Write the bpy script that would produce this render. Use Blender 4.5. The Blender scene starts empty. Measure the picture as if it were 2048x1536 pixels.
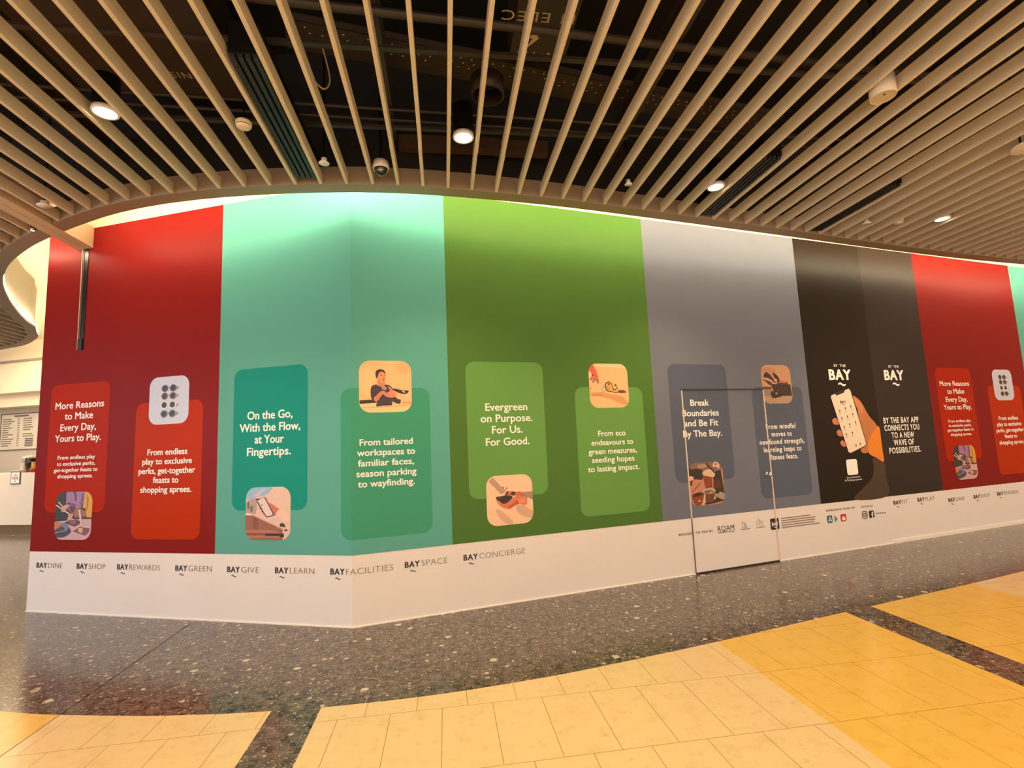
import bpy, bmesh, math, random
from mathutils import Vector, Matrix
random.seed(7)
PI = math.pi
scene = bpy.context.scene
COL = scene.collection

# ------------------------------------------------------------------ camera, world, exposure
cd = bpy.data.cameras.new('camera')
cam = bpy.data.objects.new('camera', cd)
COL.objects.link(cam)
cd.sensor_width = 36.0
cd.lens = 1007.7 / 2048 * 36.0
cd.clip_start = 0.05
AZ = -0.136053
def to_uv(q):
    return Vector((q[0]*math.cos(AZ) - q[1]*math.sin(AZ), q[0]*math.sin(AZ) + q[1]*math.cos(AZ), q[2]))
fw = to_uv((0.0, 0.99347318, 0.11406597))
rt = to_uv((0.99911278, 0.00480387, -0.04183997))
up = to_uv((0.04211484, -0.11396477, 0.99259174))
M = Matrix(((rt.x, up.x, -fw.x, 0), (rt.y, up.y, -fw.y, 0), (rt.z, up.z, -fw.z, 1.6), (0, 0, 0, 1)))
cam.matrix_world = M
scene.camera = cam

scene.view_settings.view_transform = 'Standard'
scene.view_settings.look = 'None'
scene.view_settings.gamma = 1.0
scene.view_settings.use_curve_mapping = False
scene.view_settings.exposure = 0.5

w = bpy.data.worlds.new('world')
scene.world = w
w.use_nodes = True
wn = w.node_tree.nodes['Background']
# the rest of the hall: cooler shopfront light from the left, warm lamplight from the right
wt = w.node_tree
wtc = wt.nodes.new('ShaderNodeTexCoord'); wsep = wt.nodes.new('ShaderNodeSeparateXYZ')
wt.links.new(wtc.outputs['Generated'], wsep.inputs[0])
wr = wt.nodes.new('ShaderNodeMapRange'); wr.inputs[1].default_value = -0.85; wr.inputs[2].default_value = 0.60
wt.links.new(wsep.outputs[0], wr.inputs[0])
wm = wt.nodes.new('ShaderNodeMix'); wm.data_type = 'RGBA'
wm.inputs[6].default_value = (0.92, 0.88, 0.88, 1); wm.inputs[7].default_value = (1.0, 0.65, 0.38, 1)
wt.links.new(wr.outputs[0], wm.inputs[0]); wt.links.new(wm.outputs[2], wn.inputs[0])
# the hall opens out behind the camera; to the sides it is dimmer
wy = wt.nodes.new('ShaderNodeMapRange'); wy.inputs[1].default_value = 0.0; wy.inputs[2].default_value = -1.0; wy.inputs[3].default_value = 0.08; wy.inputs[4].default_value = 2.15
wt.links.new(wsep.outputs[1], wy.inputs[0]); wt.links.new(wy.outputs[0], wn.inputs[1])

WARM = (1.0, 0.72, 0.43)
def spot(name, x, y, z, power, col=WARM, angle=110, blend=0.7, r=0.06):
    l = bpy.data.lights.new(name, 'SPOT')
    l.energy = power; l.color = col; l.spot_size = math.radians(angle); l.spot_blend = blend; l.shadow_soft_size = r
    o = bpy.data.objects.new(name, l); COL.objects.link(o); o.location = (x, y, z)
    return o
def area(name, loc, rot, sx, sy, power, col):
    l = bpy.data.lights.new(name, 'AREA')
    l.shape = 'RECTANGLE'; l.size = sx; l.size_y = sy; l.energy = power; l.color = col
    o = bpy.data.objects.new(name, l); COL.objects.link(o); o.location = loc; o.rotation_euler = rot
    return o
LAMP_W = 110
# the rest of the hall's downlights, behind and beside the camera
for i, (x, y) in enumerate(((-5.2, 1.0), (-2.3, 0.7), (0.2, 0.5), (2.7, 0.8), (5.6, 1.2), (-2.3, -2.2), (0.2, -2.2), (2.7, -2.2), (8.6, 2.4), (-7.6, 3.4))):
    spot('hall_downlight_lamp', x, y, 3.97, LAMP_W)
# the cafe's lights behind the left end of the hoarding, and an unseen cool fill lamp added to neutralise the left wall
area('cafe_ceiling_lamp', (-11.5, 12.6, 4.6), (0, 0, 0.37), 4.0, 1.4, 200, (1.0, 0.80, 0.55))
area('cool_fill_lamp', (-9.5, 2.5, 2.2), (math.radians(90), 0, math.radians(-75)), 4.0, 2.6, 90, (0.74, 0.83, 1.0))

# ------------------------------------------------------------------ helpers
def lin(c):
    c = c / 255.0
    return c / 12.92 if c <= 0.04045 else ((c + 0.055) / 1.055) ** 2.4
def rgb(r, g, b):
    return (lin(r), lin(g), lin(b), 1.0)

MATS = {}
def mat(name, col, rough=0.55, metal=0.0, noise=0.05, scale=6.0, emit=None, estr=0.0, spec=0.5, bump=0.0, bscale=60.0):
    if name in MATS:
        return MATS[name]
    m = bpy.data.materials.new(name); m.use_nodes = True
    nt = m.node_tree; b = nt.nodes['Principled BSDF']
    b.inputs['Roughness'].default_value = rough
    b.inputs['Metallic'].default_value = metal
    b.inputs['Specular IOR Level'].default_value = spec
    c = rgb(*col)
    tc = nt.nodes.new('ShaderNodeTexCoord')
    if noise > 0:
        n = nt.nodes.new('ShaderNodeTexNoise'); n.inputs['Scale'].default_value = scale; n.inputs['Detail'].default_value = 4
        nt.links.new(tc.outputs['Object'], n.inputs['Vector'])
        mx = nt.nodes.new('ShaderNodeMix'); mx.data_type = 'RGBA'
        mx.inputs[6].default_value = tuple(v * (1 - noise) for v in c[:3]) + (1,)
        mx.inputs[7].default_value = tuple(min(1, v * (1 + noise)) for v in c[:3]) + (1,)
        nt.links.new(n.outputs['Fac'], mx.inputs[0]); nt.links.new(mx.outputs[2], b.inputs['Base Color'])
    else:
        b.inputs['Base Color'].default_value = c
    if bump > 0:
        n2 = nt.nodes.new('ShaderNodeTexNoise'); n2.inputs['Scale'].default_value = bscale
        nt.links.new(tc.outputs['Object'], n2.inputs['Vector'])
        bp = nt.nodes.new('ShaderNodeBump'); bp.inputs['Strength'].default_value = bump; bp.inputs['Distance'].default_value = 0.01
        nt.links.new(n2.outputs['Fac'], bp.inputs['Height']); nt.links.new(bp.outputs['Normal'], b.inputs['Normal'])
    if emit:
        b.inputs['Emission Color'].default_value = tuple(emit) + (1,)
        b.inputs['Emission Strength'].default_value = estr
    MATS[name] = m
    return m

def link(name, bm, mats, parent=None, smooth=False):
    me = bpy.data.meshes.new(name)
    bm.to_mesh(me); bm.free()
    o = bpy.data.objects.new(name, me); COL.objects.link(o)
    for m in (mats if isinstance(mats, (list, tuple)) else [mats]):
        me.materials.append(m)
    if smooth:
        for f in me.polygons: f.use_smooth = True
    if parent is not None:
        o.parent = parent
        o.matrix_parent_inverse = Matrix.Translation(-Vector(parent.location)) if parent.rotation_euler.z == 0 else parent.matrix_basis.inverted()
    return o
def tag(o, label=None, cat=None, group=None, kind=None):
    if label: o['label'] = label
    if cat: o['category'] = cat; o['kind'] = kind or 'thing'
    if group: o['group'] = group
    if kind: o['kind'] = kind
    return o
def empty(name, loc, label, cat, group=None):
    o = bpy.data.objects.new(name, None); COL.objects.link(o); o.location = loc; o.empty_display_size = 0.1
    return tag(o, label, cat, group)
def structure(name, bm, m, parent=None):
    o = link(name, bm, m, parent)
    o['kind'] = 'structure'
    return o

def box(bm, x0, x1, y0, y1, z0, z1, mi=0):
    vs = [bm.verts.new(p) for p in ((x0,y0,z0),(x1,y0,z0),(x1,y1,z0),(x0,y1,z0),(x0,y0,z1),(x1,y0,z1),(x1,y1,z1),(x0,y1,z1))]
    for q in ((3,2,1,0),(4,5,6,7),(0,1,5,4),(1,2,6,5),(2,3,7,6),(3,0,4,7)):
        f = bm.faces.new([vs[i] for i in q]); f.material_index = mi
def lathe(bm, prof, loc=(0,0,0), n=32, mi=0):
    rings = []
    for r, z in prof:
        if r < 1e-6: rings.append([bm.verts.new((loc[0], loc[1], loc[2]+z))])
        else: rings.append([bm.verts.new((loc[0]+r*math.cos(2*PI*k/n), loc[1]+r*math.sin(2*PI*k/n), loc[2]+z)) for k in range(n)])
    for a, b in zip(rings, rings[1:]):
        for k in range(n):
            k2 = (k+1) % n
            if len(a) == 1 and len(b) == 1: continue
            if len(a) == 1: f = bm.faces.new((a[0], b[k2], b[k]))
            elif len(b) == 1: f = bm.faces.new((a[k], a[k2], b[0]))
            else: f = bm.faces.new((a[k], a[k2], b[k2], b[k]))
            f.material_index = mi
def tube(bm, pts, r, n=8, mi=0):
    rings = []
    for i, p in enumerate(pts):
        p = Vector(p); d = (Vector(pts[min(i+1, len(pts)-1)]) - Vector(pts[max(i-1, 0)])).normalized()
        a = d.cross(Vector((0,0,1)))
        if a.length < 1e-4: a = Vector((1,0,0))
        a.normalize(); b = d.cross(a)
        rings.append([bm.verts.new(p + a*r*math.cos(2*PI*k/n) + b*r*math.sin(2*PI*k/n)) for k in range(n)])
    for a, b in zip(rings, rings[1:]):
        for k in range(n):
            f = bm.faces.new((a[k], a[(k+1)%n], b[(k+1)%n], b[k])); f.material_index = mi
    for rg in (rings[0], rings[-1]):
        f = bm.faces.new(rg); f.material_index = mi
def catmull(pts, closed=False, sub=6):
    out = []; n = len(pts)
    rng = range(n) if closed else range(n-1)
    for i in rng:
        g = (lambda j: pts[j % n]) if closed else (lambda j: pts[max(0, min(n-1, j))])
        p0, p1, p2, p3 = g(i-1), g(i), g(i+1), g(i+2)
        for k in range(sub):
            t = k/sub
            out.append(tuple(0.5*((2*p1[a]) + (-p0[a]+p2[a])*t + (2*p0[a]-5*p1[a]+4*p2[a]-p3[a])*t*t + (-p0[a]+3*p1[a]-3*p2[a]+p3[a])*t**3) for a in range(len(p1))))
    if not closed: out.append(tuple(pts[-1]))
    return out

# ------------------------------------------------------------------ the hoarding's geometry: (s along the wall, z up, off in front of it)
KX, KY = -0.867, 4.901          # the corner where the two runs meet
AL, AR = -0.3739, 0.2094
S_LEFT, S_RIGHT = -3.94, 13.2
Z_BASE, Z_TOP = 0.631, 4.232     # top of the white base, top of the vinyl
def W(s, z, off=0.0):
    a = AL if s < 0 else AR
    if abs(s) < 1e-6:
        m = (AL + AR)/2; k = 1/math.cos((AR-AL)/2)
        return Vector((KX + math.sin(m)*off*k, KY - math.cos(m)*off*k, z))
    p = Vector((KX + s*math.cos(a), KY + s*math.sin(a), z))
    h = math.tan((AR-AL)/2) * off
    return p + Vector((math.sin(a), -math.cos(a), 0))*off

def tri_bm(polys):
    """polys: list of (list of (s,z), material index, layer) -> bmesh in the wall's own (s, z) plane"""
    bm = bmesh.new()
    lay = bm.faces.layers.int.new('layer')
    for pts, mi, l in polys:
        vs = [bm.verts.new((p[0], p[1], 0)) for p in pts]
        try: f = bm.faces.new(vs)
        except ValueError: continue
        f.material_index = mi; f[lay] = l
    bmesh.ops.triangulate(bm, faces=[f for f in bm.faces if len(f.verts) > 4])
    return bm
def clip_convex(bm, poly):
    n = len(poly)
    for i in range(n):
        a, b = poly[i], poly[(i+1) % n]
        d = (b[0]-a[0], b[1]-a[1])
        bmesh.ops.bisect_plane(bm, geom=bm.verts[:]+bm.edges[:]+bm.faces[:], dist=1e-6, plane_co=(a[0], a[1], 0), plane_no=(d[1], -d[0], 0), clear_outer=True)
def onto_wall(bm, off, step=0.0003):
    """bend the flat drawing onto the wall; every drawing layer lies a hair in front of the one under it"""
    xs = [v.co.x for v in bm.verts]
    if xs and min(xs) < -1e-4 and max(xs) > 1e-4:
        bmesh.ops.bisect_plane(bm, geom=bm.verts[:]+bm.edges[:]+bm.faces[:], dist=1e-6, plane_co=(0,0,0), plane_no=(1,0,0))
    lay = bm.faces.layers.int.get('layer')
    for v in bm.verts:
        l = max((f[lay] for f in v.link_faces), default=0) if lay else 0
        s = v.co.x
        if abs(s) < 2e-4: s = 0.0
        v.co = W(s, v.co.y, off + l*step)
    bm.normal_update()
    for f in bm.faces:
        c = f.calc_center_median()
        if f.normal.dot(Vector((0, 0, 1.6)) - c) < 0: f.normal_flip()
def rrect(s0, s1, z0, z1, r, n=7):
    pts = []
    for cx, cz, a0 in ((s1-r, z1-r, 0), (s0+r, z1-r, PI/2), (s0+r, z0+r, PI), (s1-r, z0+r, 1.5*PI)):
        for k in range(n+1):
            a = a0 + PI/2*k/n; pts.append((cx + r*math.cos(a), cz + r*math.sin(a)))
    return pts
def ell(cx, cy, rx, ry, n=18, rot=0):
    return [(cx + rx*math.cos(2*PI*k/n)*math.cos(rot) - ry*math.sin(2*PI*k/n)*math.sin(rot), cy + rx*math.cos(2*PI*k/n)*math.sin(rot) + ry*math.sin(2*PI*k/n)*math.cos(rot)) for k in range(n)]
def wave(s0, s1, zc, amp, th, n=16):
    """the little wave mark under the lettering"""
    top, bot = [], []
    for k in range(n+1):
        t = k/n; s = s0 + (s1-s0)*t; z = zc + amp*math.sin(2*PI*t); e = th*(0.55 + 0.45*math.sin(PI*t))
        top.append((s, z+e/2)); bot.append((s, z-e/2))
    return [([top[i], top[i+1], bot[i+1], bot[i]], 0, 0) for i in range(n)]
def wall_part(name, polys, off, mats, parent, label=None, step=0.0003):
    bm = tri_bm(polys); onto_wall(bm, off, step)
    o = link(name, bm, mats, parent)
    if label: o['label'] = label
    return o

CAPH = {}
def glyphs(text, weight, spacing=1.0):
    c = bpy.data.curves.new('lettering', 'FONT')
    c.body = text; c.size = 1.0; c.offset = weight; c.resolution_u = 3; c.space_character = spacing
    o = bpy.data.objects.new('lettering', c); COL.objects.link(o)
    me = o.to_mesh()
    verts = [tuple(v.co) for v in me.vertices]; faces = [tuple(p.vertices) for p in me.polygons]
    o.to_mesh_clear(); bpy.data.objects.remove(o); bpy.data.curves.remove(c)
    return verts, faces
def cap_height(weight):
    if weight not in CAPH:
        v, f = glyphs('H', weight); CAPH[weight] = (min(p[1] for p in v), max(p[1] for p in v))
    return CAPH[weight]
def lettering(name, lines, cap, off, m, parent, weight=0.012, label=None, spacing=1.0, extra=None, mats=None):
    """lines: (text, s0, s1, z of the baseline)"""
    bm = bmesh.new(); y0, y1 = cap_height(min(weight, 0.0)); lay = bm.faces.layers.int.new('layer')
    for ln in lines:
        t, s0, s1, zb = ln[:4]; mi = ln[4] if len(ln) > 4 else 0; wg = ln[5] if len(ln) > 5 else weight
        v, f = glyphs(t, min(wg, 0.0), max(spacing, 1.14) if wg >= 0.0265 else spacing)
        a0, a1 = min(p[0] for p in v), max(p[0] for p in v)
        wt = max(wg, 0.0); a0 -= wt; a1 += wt
        # heavier weights: the stroke is laid down again a little to each side
        for n, (dx, dy) in enumerate(((0, 0),) if wt == 0 else ((0, 0), (wt, 0), (-wt, 0), (wt*0.7, wt*0.6), (-wt*0.7, -wt*0.6), (wt*0.7, -wt*0.6), (-wt*0.7, wt*0.6))):
            n = n if wt > 0 else 0
            vs = [bm.verts.new((s0 + (p[0]+dx-a0)/(a1-a0)*(s1-s0), zb + (p[1]+dy-y0)/(y1-y0)*cap, 0)) for p in v]
            for q in f:
                try: fc = bm.faces.new([vs[i] for i in q]); fc.material_index = mi; fc[lay] = n
                except ValueError: pass
    if extra:
        for pts, mi, l in extra:
            bm.faces.new([bm.verts.new((p[0], p[1], 0)) for p in pts]).material_index = mi
    onto_wall(bm, off, 0.0001)
    o = link(name, bm, mats or m, parent)
    if label: o['label'] = label
    return o

# ------------------------------------------------------------------ materials
m_white = mat('painted_white_board', (236, 230, 226), 0.5, noise=0.03, scale=2.0)
m_cream = mat('cream_paint', (240, 226, 200), 0.6, noise=0.03, scale=1.5)
m_slat = mat('tan_timber_slat', (228, 213, 190), 0.55, noise=0.06, scale=40)
m_beam = mat('pale_timber', (214, 194, 164), 0.5, noise=0.06, scale=30)
m_fascia = mat('taupe_soffit_paint', (150, 134, 114), 0.55, noise=0.04, scale=4)
m_black = mat('matt_black_paint', (15, 12, 10), 0.7, noise=0.2, scale=3)
m_duct = mat('dark_duct_metal', (62, 50, 39), 0.5, noise=0.2, scale=5)
m_darkpipe = mat('dark_pipe', (58, 48, 42), 0.4, noise=0.15, scale=8)
m_stencil = mat('stencil_paint', (205, 180, 150), 0.7, noise=0.1, scale=60)
m_plastic = mat('cream_plastic', (232, 218, 200), 0.4, noise=0.02)
m_whiteplastic = mat('white_plastic', (235, 228, 222), 0.35, noise=0.02)
m_steel = mat('brushed_steel', (170, 160, 150), 0.3, 1.0, noise=0.1, scale=30)
m_chrome = mat('chrome', (225, 220, 210), 0.12, 1.0, noise=0.02)
m_dark = mat('black_plastic', (18, 16, 16), 0.3, noise=0.1)
m_glass = mat('smoked_dome', (12, 11, 12), 0.05, noise=0.0, spec=0.8)
m_lamp = mat('lit_lamp_face', (255, 240, 215), 0.4, noise=0, emit=(1.0, 0.86, 0.62), estr=14)
m_led = mat('led_strip_glow', (255, 240, 215), 0.4, noise=0, emit=(1.0, 0.87, 0.60), estr=54)
m_caulk = mat('white_sealant', (245, 240, 232), 0.45, noise=0.03)
m_text = mat('white_vinyl_lettering', (255, 253, 248), 0.5, noise=0.02)
m_ink = mat('black_vinyl_lettering', (28, 24, 24), 0.5, noise=0.05)
m_grey = mat('grey_vinyl_lettering', (140, 126, 112), 0.5, noise=0.05)

# ------------------------------------------------------------------ floor
ARC = catmull([(-14.0, 10.6), (-9.0, 7.2), (-6.0, 5.35), (-4.2, 4.47), (-2.911, 3.911), (-2.086, 3.677), (-1.546, 3.572), (-1.113, 3.520), (-0.811, 3.497), (-0.2, 3.497), (0.4, 3.549), (1.015, 3.645), (2.075, 3.868), (3.45, 4.198), (5.19, 4.600), (6.1, 4.826), (8.5, 5.45), (12.0, 6.4)], sub=6)
def arc_v(u):
    for a, b in zip(ARC, ARC[1:]):
        if a[0] <= u <= b[0]:
            return a[1] + (b[1]-a[1])*(u-a[0])/(b[0]-a[0])
    return ARC[-1][1]

def floor_nodes(m):
    nt = m.node_tree; b = nt.nodes['Principled BSDF']
    g = nt.nodes.new('ShaderNodeNewGeometry')
    return nt, b, g.outputs['Position']
def brick(nt, pos, mortar, wide=0.62, row=0.309, offu=0.0, offv=0.0):
    """300 x 600 tiles laid with their long side along v, running bond; 1 on a joint"""
    mp = nt.nodes.new('ShaderNodeMapping'); mp.inputs['Location'].default_value = (offu, offv, 0)
    nt.links.new(pos, mp.inputs['Vector'])
    br = nt.nodes.new('ShaderNodeTexBrick')
    br.inputs['Color1'].default_value = (0, 0, 0, 1); br.inputs['Color2'].default_value = (0.25, 0.25, 0.25, 1); br.inputs['Mortar'].default_value = (1, 1, 1, 1)
    br.inputs['Scale'].default_value = 1.0; br.inputs['Mortar Size'].default_value = mortar; br.inputs['Mortar Smooth'].default_value = 0.2
    br.inputs['Brick Width'].default_value = row; br.inputs['Row Height'].default_value = wide
    br.offset = 0.5; br.offset_frequency = 2
    nt.links.new(mp.outputs[0], br.inputs['Vector'])
    return br
def terrazzo():
    m = bpy.data.materials.new('dark_terrazzo'); m.use_nodes = True
    nt, b, pos = floor_nodes(m)
    b.inputs['Roughness'].default_value = 0.17
    b.inputs['IOR'].default_value = 1.55
    base = nt.nodes.new('ShaderNodeTexNoise'); base.inputs['Scale'].default_value = 14; base.inputs['Detail'].default_value = 6
    nt.links.new(pos, base.inputs['Vector'])
    r0 = nt.nodes.new('ShaderNodeValToRGB')
    r0.color_ramp.elements[0].position = 0.35; r0.color_ramp.elements[0].color = rgb(64, 57, 52)
    r0.color_ramp.elements[1].position = 0.68; r0.color_ramp.elements[1].color = rgb(118, 105, 94)
    nt.links.new(base.outputs['Fac'], r0.inputs[0])
    cur = r0.outputs[0]
    warp = nt.nodes.new('ShaderNodeTexNoise'); warp.inputs['Scale'].default_value = 30
    nt.links.new(pos, warp.inputs['Vector'])
    add = nt.nodes.new('ShaderNodeVectorMath'); add.operation = 'MULTIPLY_ADD'
    add.inputs[1].default_value = (0.03, 0.03, 0.03)
    nt.links.new(warp.outputs['Color'], add.inputs[0]); nt.links.new(pos, add.inputs[2])
    for scale, thr, size, ca, cb in ((20, 0.45, 0.44, (26, 23, 22), (132, 114, 100)), (48, 0.50, 0.42, (150, 132, 116), (48, 42, 38)), (80, 0.76, 0.38, (184, 166, 142), (130, 112, 94)), (38, 0.84, 0.34, (206, 190, 166), (150, 132, 112)), (19, 0.92, 0.32, (218, 204, 182), (176, 158, 136)), (9, 0.955, 0.26, (226, 212, 190), (200, 184, 160))):
        v = nt.nodes.new('ShaderNodeTexVoronoi'); v.inputs['Scale'].default_value = scale
        nt.links.new(add.outputs[0], v.inputs['Vector'])
        sep = nt.nodes.new('ShaderNodeSeparateColor'); nt.links.new(v.outputs['Color'], sep.inputs[0])
        a = nt.nodes.new('ShaderNodeMath'); a.operation = 'GREATER_THAN'; a.inputs[1].default_value = thr
        nt.links.new(sep.outputs[0], a.inputs[0])
        c = nt.nodes.new('ShaderNodeMath'); c.operation = 'LESS_THAN'; c.inputs[1].default_value = size
        nt.links.new(v.outputs['Distance'], c.inputs[0])
        d = nt.nodes.new('ShaderNodeMath'); d.operation = 'MULTIPLY'
        nt.links.new(a.outputs[0], d.inputs[0]); nt.links.new(c.outputs[0], d.inputs[1])
        cc = nt.nodes.new('ShaderNodeMix'); cc.data_type = 'RGBA'; cc.inputs[6].default_value = rgb(*ca); cc.inputs[7].default_value = rgb(*cb)
        nt.links.new(sep.outputs[1], cc.inputs[0])
        mx = nt.nodes.new('ShaderNodeMix'); mx.data_type = 'RGBA'
        nt.links.new(d.outputs[0], mx.inputs[0]); nt.links.new(cur, mx.inputs[6]); nt.links.new(cc.outputs[2], mx.inputs[7])
        cur = mx.outputs[2]
    br = brick(nt, pos, 0.0020, offu=0.23, offv=0.05)
    mj = nt.nodes.new('ShaderNodeMix'); mj.data_type = 'RGBA'; mj.inputs[7].default_value = rgb(128, 112, 98)
    sp = nt.nodes.new('ShaderNodeMath'); sp.operation = 'GREATER_THAN'; sp.inputs[1].default_value = 0.6
    nt.links.new(br.outputs['Color'], sp.inputs[0]); nt.links.new(sp.outputs[0], mj.inputs[0]); nt.links.new(cur, mj.inputs[6])
    nt.links.new(mj.outputs[2], b.inputs['Base Color'])
    return m
def tiles(name, c0, c1, joint):
    m = bpy.data.materials.new(name); m.use_nodes = True
    nt, b, pos = floor_nodes(m)
    b.inputs['Roughness'].default_value = 0.22
    n = nt.nodes.new('ShaderNodeTexNoise'); n.inputs['Scale'].default_value = 9; n.inputs['Detail'].default_value = 8; n.inputs['Roughness'].default_value = 0.7
    nt.links.new(pos, n.inputs['Vector'])
    r = nt.nodes.new('ShaderNodeValToRGB')
    r.color_ramp.elements[0].position = 0.36; r.color_ramp.elements[0].color = rgb(*c0)
    r.color_ramp.elements[1].position = 0.50; r.color_ramp.elements[1].color = rgb(*c1)
    nt.links.new(n.outputs['Fac'], r.inputs[0])
    v = nt.nodes.new('ShaderNodeTexVoronoi'); v.inputs['Scale'].default_value = 17
    nt.links.new(pos, v.inputs['Vector'])
    sep = nt.nodes.new('ShaderNodeSeparateColor'); nt.links.new(v.outputs['Color'], sep.inputs[0])
    a = nt.nodes.new('ShaderNodeMath'); a.operation = 'GREATER_THAN'; a.inputs[1].default_value = 0.8; nt.links.new(sep.outputs[0], a.inputs[0])
    c = nt.nodes.new('ShaderNodeMapRange'); c.inputs[1].default_value = 0.36; c.inputs[2].default_value = 0.2; nt.links.new(v.outputs['Distance'], c.inputs[0])
    d = nt.nodes.new('ShaderNodeMath'); d.operation = 'MULTIPLY'; nt.links.new(a.outputs[0], d.inputs[0]); nt.links.new(c.outputs[0], d.inputs[1])
    e = nt.nodes.new('ShaderNodeMath'); e.operation = 'MULTIPLY'; e.inputs[1].default_value = 0.20; nt.links.new(d.outputs[0], e.inputs[0])
    ms = nt.nodes.new('ShaderNodeMix'); ms.data_type = 'RGBA'; ms.inputs[7].default_value = rgb(*[q*0.82 for q in c0])
    nt.links.new(e.outputs[0], ms.inputs[0]); nt.links.new(r.outputs[0], ms.inputs[6])
    br = brick(nt, pos, 0.0022, offu=-0.095, offv=-0.225)
    sp = nt.nodes.new('ShaderNodeMath'); sp.operation = 'GREATER_THAN'; sp.inputs[1].default_value = 0.6
    nt.links.new(br.outputs['Color'], sp.inputs[0])
    mj = nt.nodes.new('ShaderNodeMix'); mj.data_type = 'RGBA'; mj.inputs[7].default_value = rgb(*joint)
    nt.links.new(sp.outputs[0], mj.inputs[0]); nt.links.new(ms.outputs[2], mj.inputs[6])
    nt.links.new(mj.outputs[2], b.inputs['Base Color'])
    return m
m_terrazzo = terrazzo()
m_beige = tiles('beige_stone_tiles', (236, 207, 150), (244, 216, 162), (178, 142, 88))
m_yellow = tiles('yellow_stone_tiles', (238, 194, 86), (246, 202, 98), (190, 142, 54))

bm = bmesh.new(); box(bm, -24, 16, -6, 24, -0.08, 0)
floor = structure('floor', bm, m_terrazzo)
def field(name, u0, u1, m, label):
    us = [u0] + [a[0] for a in ARC if u0 < a[0] < u1] + [u1]
    bm = bmesh.new()
    lo = [bm.verts.new((u, -6, 0.0015)) for u in us]; hi = [bm.verts.new((u, arc_v(u), 0.0015)) for u in us]
    for i in range(len(us)-1): bm.faces.new((lo[i], lo[i+1], hi[i+1], hi[i]))
    o = structure(name, bm, m, floor); o['label'] = label
field('beige_tile_field', -2.462, -1.112, m_beige, 'beige stone tiles left of the near dark strip')
field('beige_tile_field', -0.811, 2.045, m_beige, 'beige stone tiles between the two dark strips')
field('beige_tile_field', 5.16, 12, m_beige, 'beige stone tiles at the far right')
field('yellow_tile_field', -9.5, -2.468, m_yellow, 'yellow stone tiles at the left edge')
field('yellow_tile_field', 2.045, 3.43, m_yellow, 'yellow stone tiles left of the right dark strip')
field('yellow_tile_field', 3.745, 5.16, m_yellow, 'yellow stone tiles right of the dark strip')
bm = bmesh.new(); box(bm, -2.468, -2.462, -6, 5.45, -0.02, 0.0012)
structure('expansion_joint', bm, mat('dark_joint', (40, 28, 16), 0.7), floor)

# ------------------------------------------------------------------ the hoarding walls
def wall_mesh(s0, s1, z0, z1, off0, off1):
    bm = bmesh.new()
    p = [W(s, z, o) for s in (s0, s1) for o in (off0, off1) for z in (z0, z1)]
    v = [bm.verts.new(q) for q in p]
    for q in ((0,1,5,4),(2,6,7,3),(0,2,3,1),(4,5,7,6),(1,3,7,5),(0,4,6,2)): bm.faces.new([v[i] for i in q])
    bmesh.ops.recalc_face_normals(bm, faces=bm.faces)
    return bm
m_edge = mat('raw_board_edge', (228, 205, 190), 0.6)
structure('wall_left', wall_mesh(S_LEFT, 0, 0, Z_TOP, 0, -0.10), m_white)
structure('wall_right', wall_mesh(0, S_RIGHT, 0, Z_TOP, 0, -0.10), m_white)
structure('wall_upper_left', wall_mesh(S_LEFT, 0, Z_TOP, 4.9, 0.004, -0.10), m_cream)
structure('wall_upper_right', wall_mesh(0, S_RIGHT, Z_TOP, 4.9, 0.004, -0.10), m_cream)
structure('baseboard_left', wall_mesh(S_LEFT, 0, 0, 0.010, 0.009, 0), m_caulk)
structure('baseboard_middle', wall_mesh(0, 7.08, 0, 0.009, 0.009, 0), m_caulk)
structure('baseboard_right', wall_mesh(7.08, S_RIGHT, 0, 0.042, 0.014, 0), m_caulk)

# coloured vinyl panels
def vin(name, col, spec=0.06): return mat(name, col, 0.40, noise=0.025, scale=1.2, bump=0.05, bscale=35, spec=spec)
V = {
 'red': vin('red_vinyl', (134, 30, 27)), 'red_card': vin('orange_red_vinyl', (174, 40, 8)), 'red_card2': vin('orange_vinyl', (182, 50, 2)),
 'teal': vin('pale_teal_vinyl', (96, 172, 160)), 'teal_card': vin('deep_teal_vinyl', (30, 148, 136)), 'teal_card2': vin('sea_green_vinyl', (70, 158, 128)),
 'green': vin('olive_green_vinyl', (82, 122, 58)), 'green_card': vin('leaf_green_vinyl', (106, 158, 82)),
 'grey': vin('blue_grey_vinyl', (116, 122, 138)), 'grey_card': vin('slate_vinyl', (92, 101, 120)),
 'black': vin('black_vinyl_shaded', (30, 20, 13), 0.16), 'charcoal': vin('black_vinyl_lit', (46, 36, 34), 0.16),  # one black vinyl; its lighting and sheen are put into two tones
}
PRINT = {}
def pm(c):
    if c not in PRINT: PRINT[c] = mat('print_%02x%02x%02x' % c, c, 0.42, noise=0.06, scale=25)
    return PRINT[c]

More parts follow.
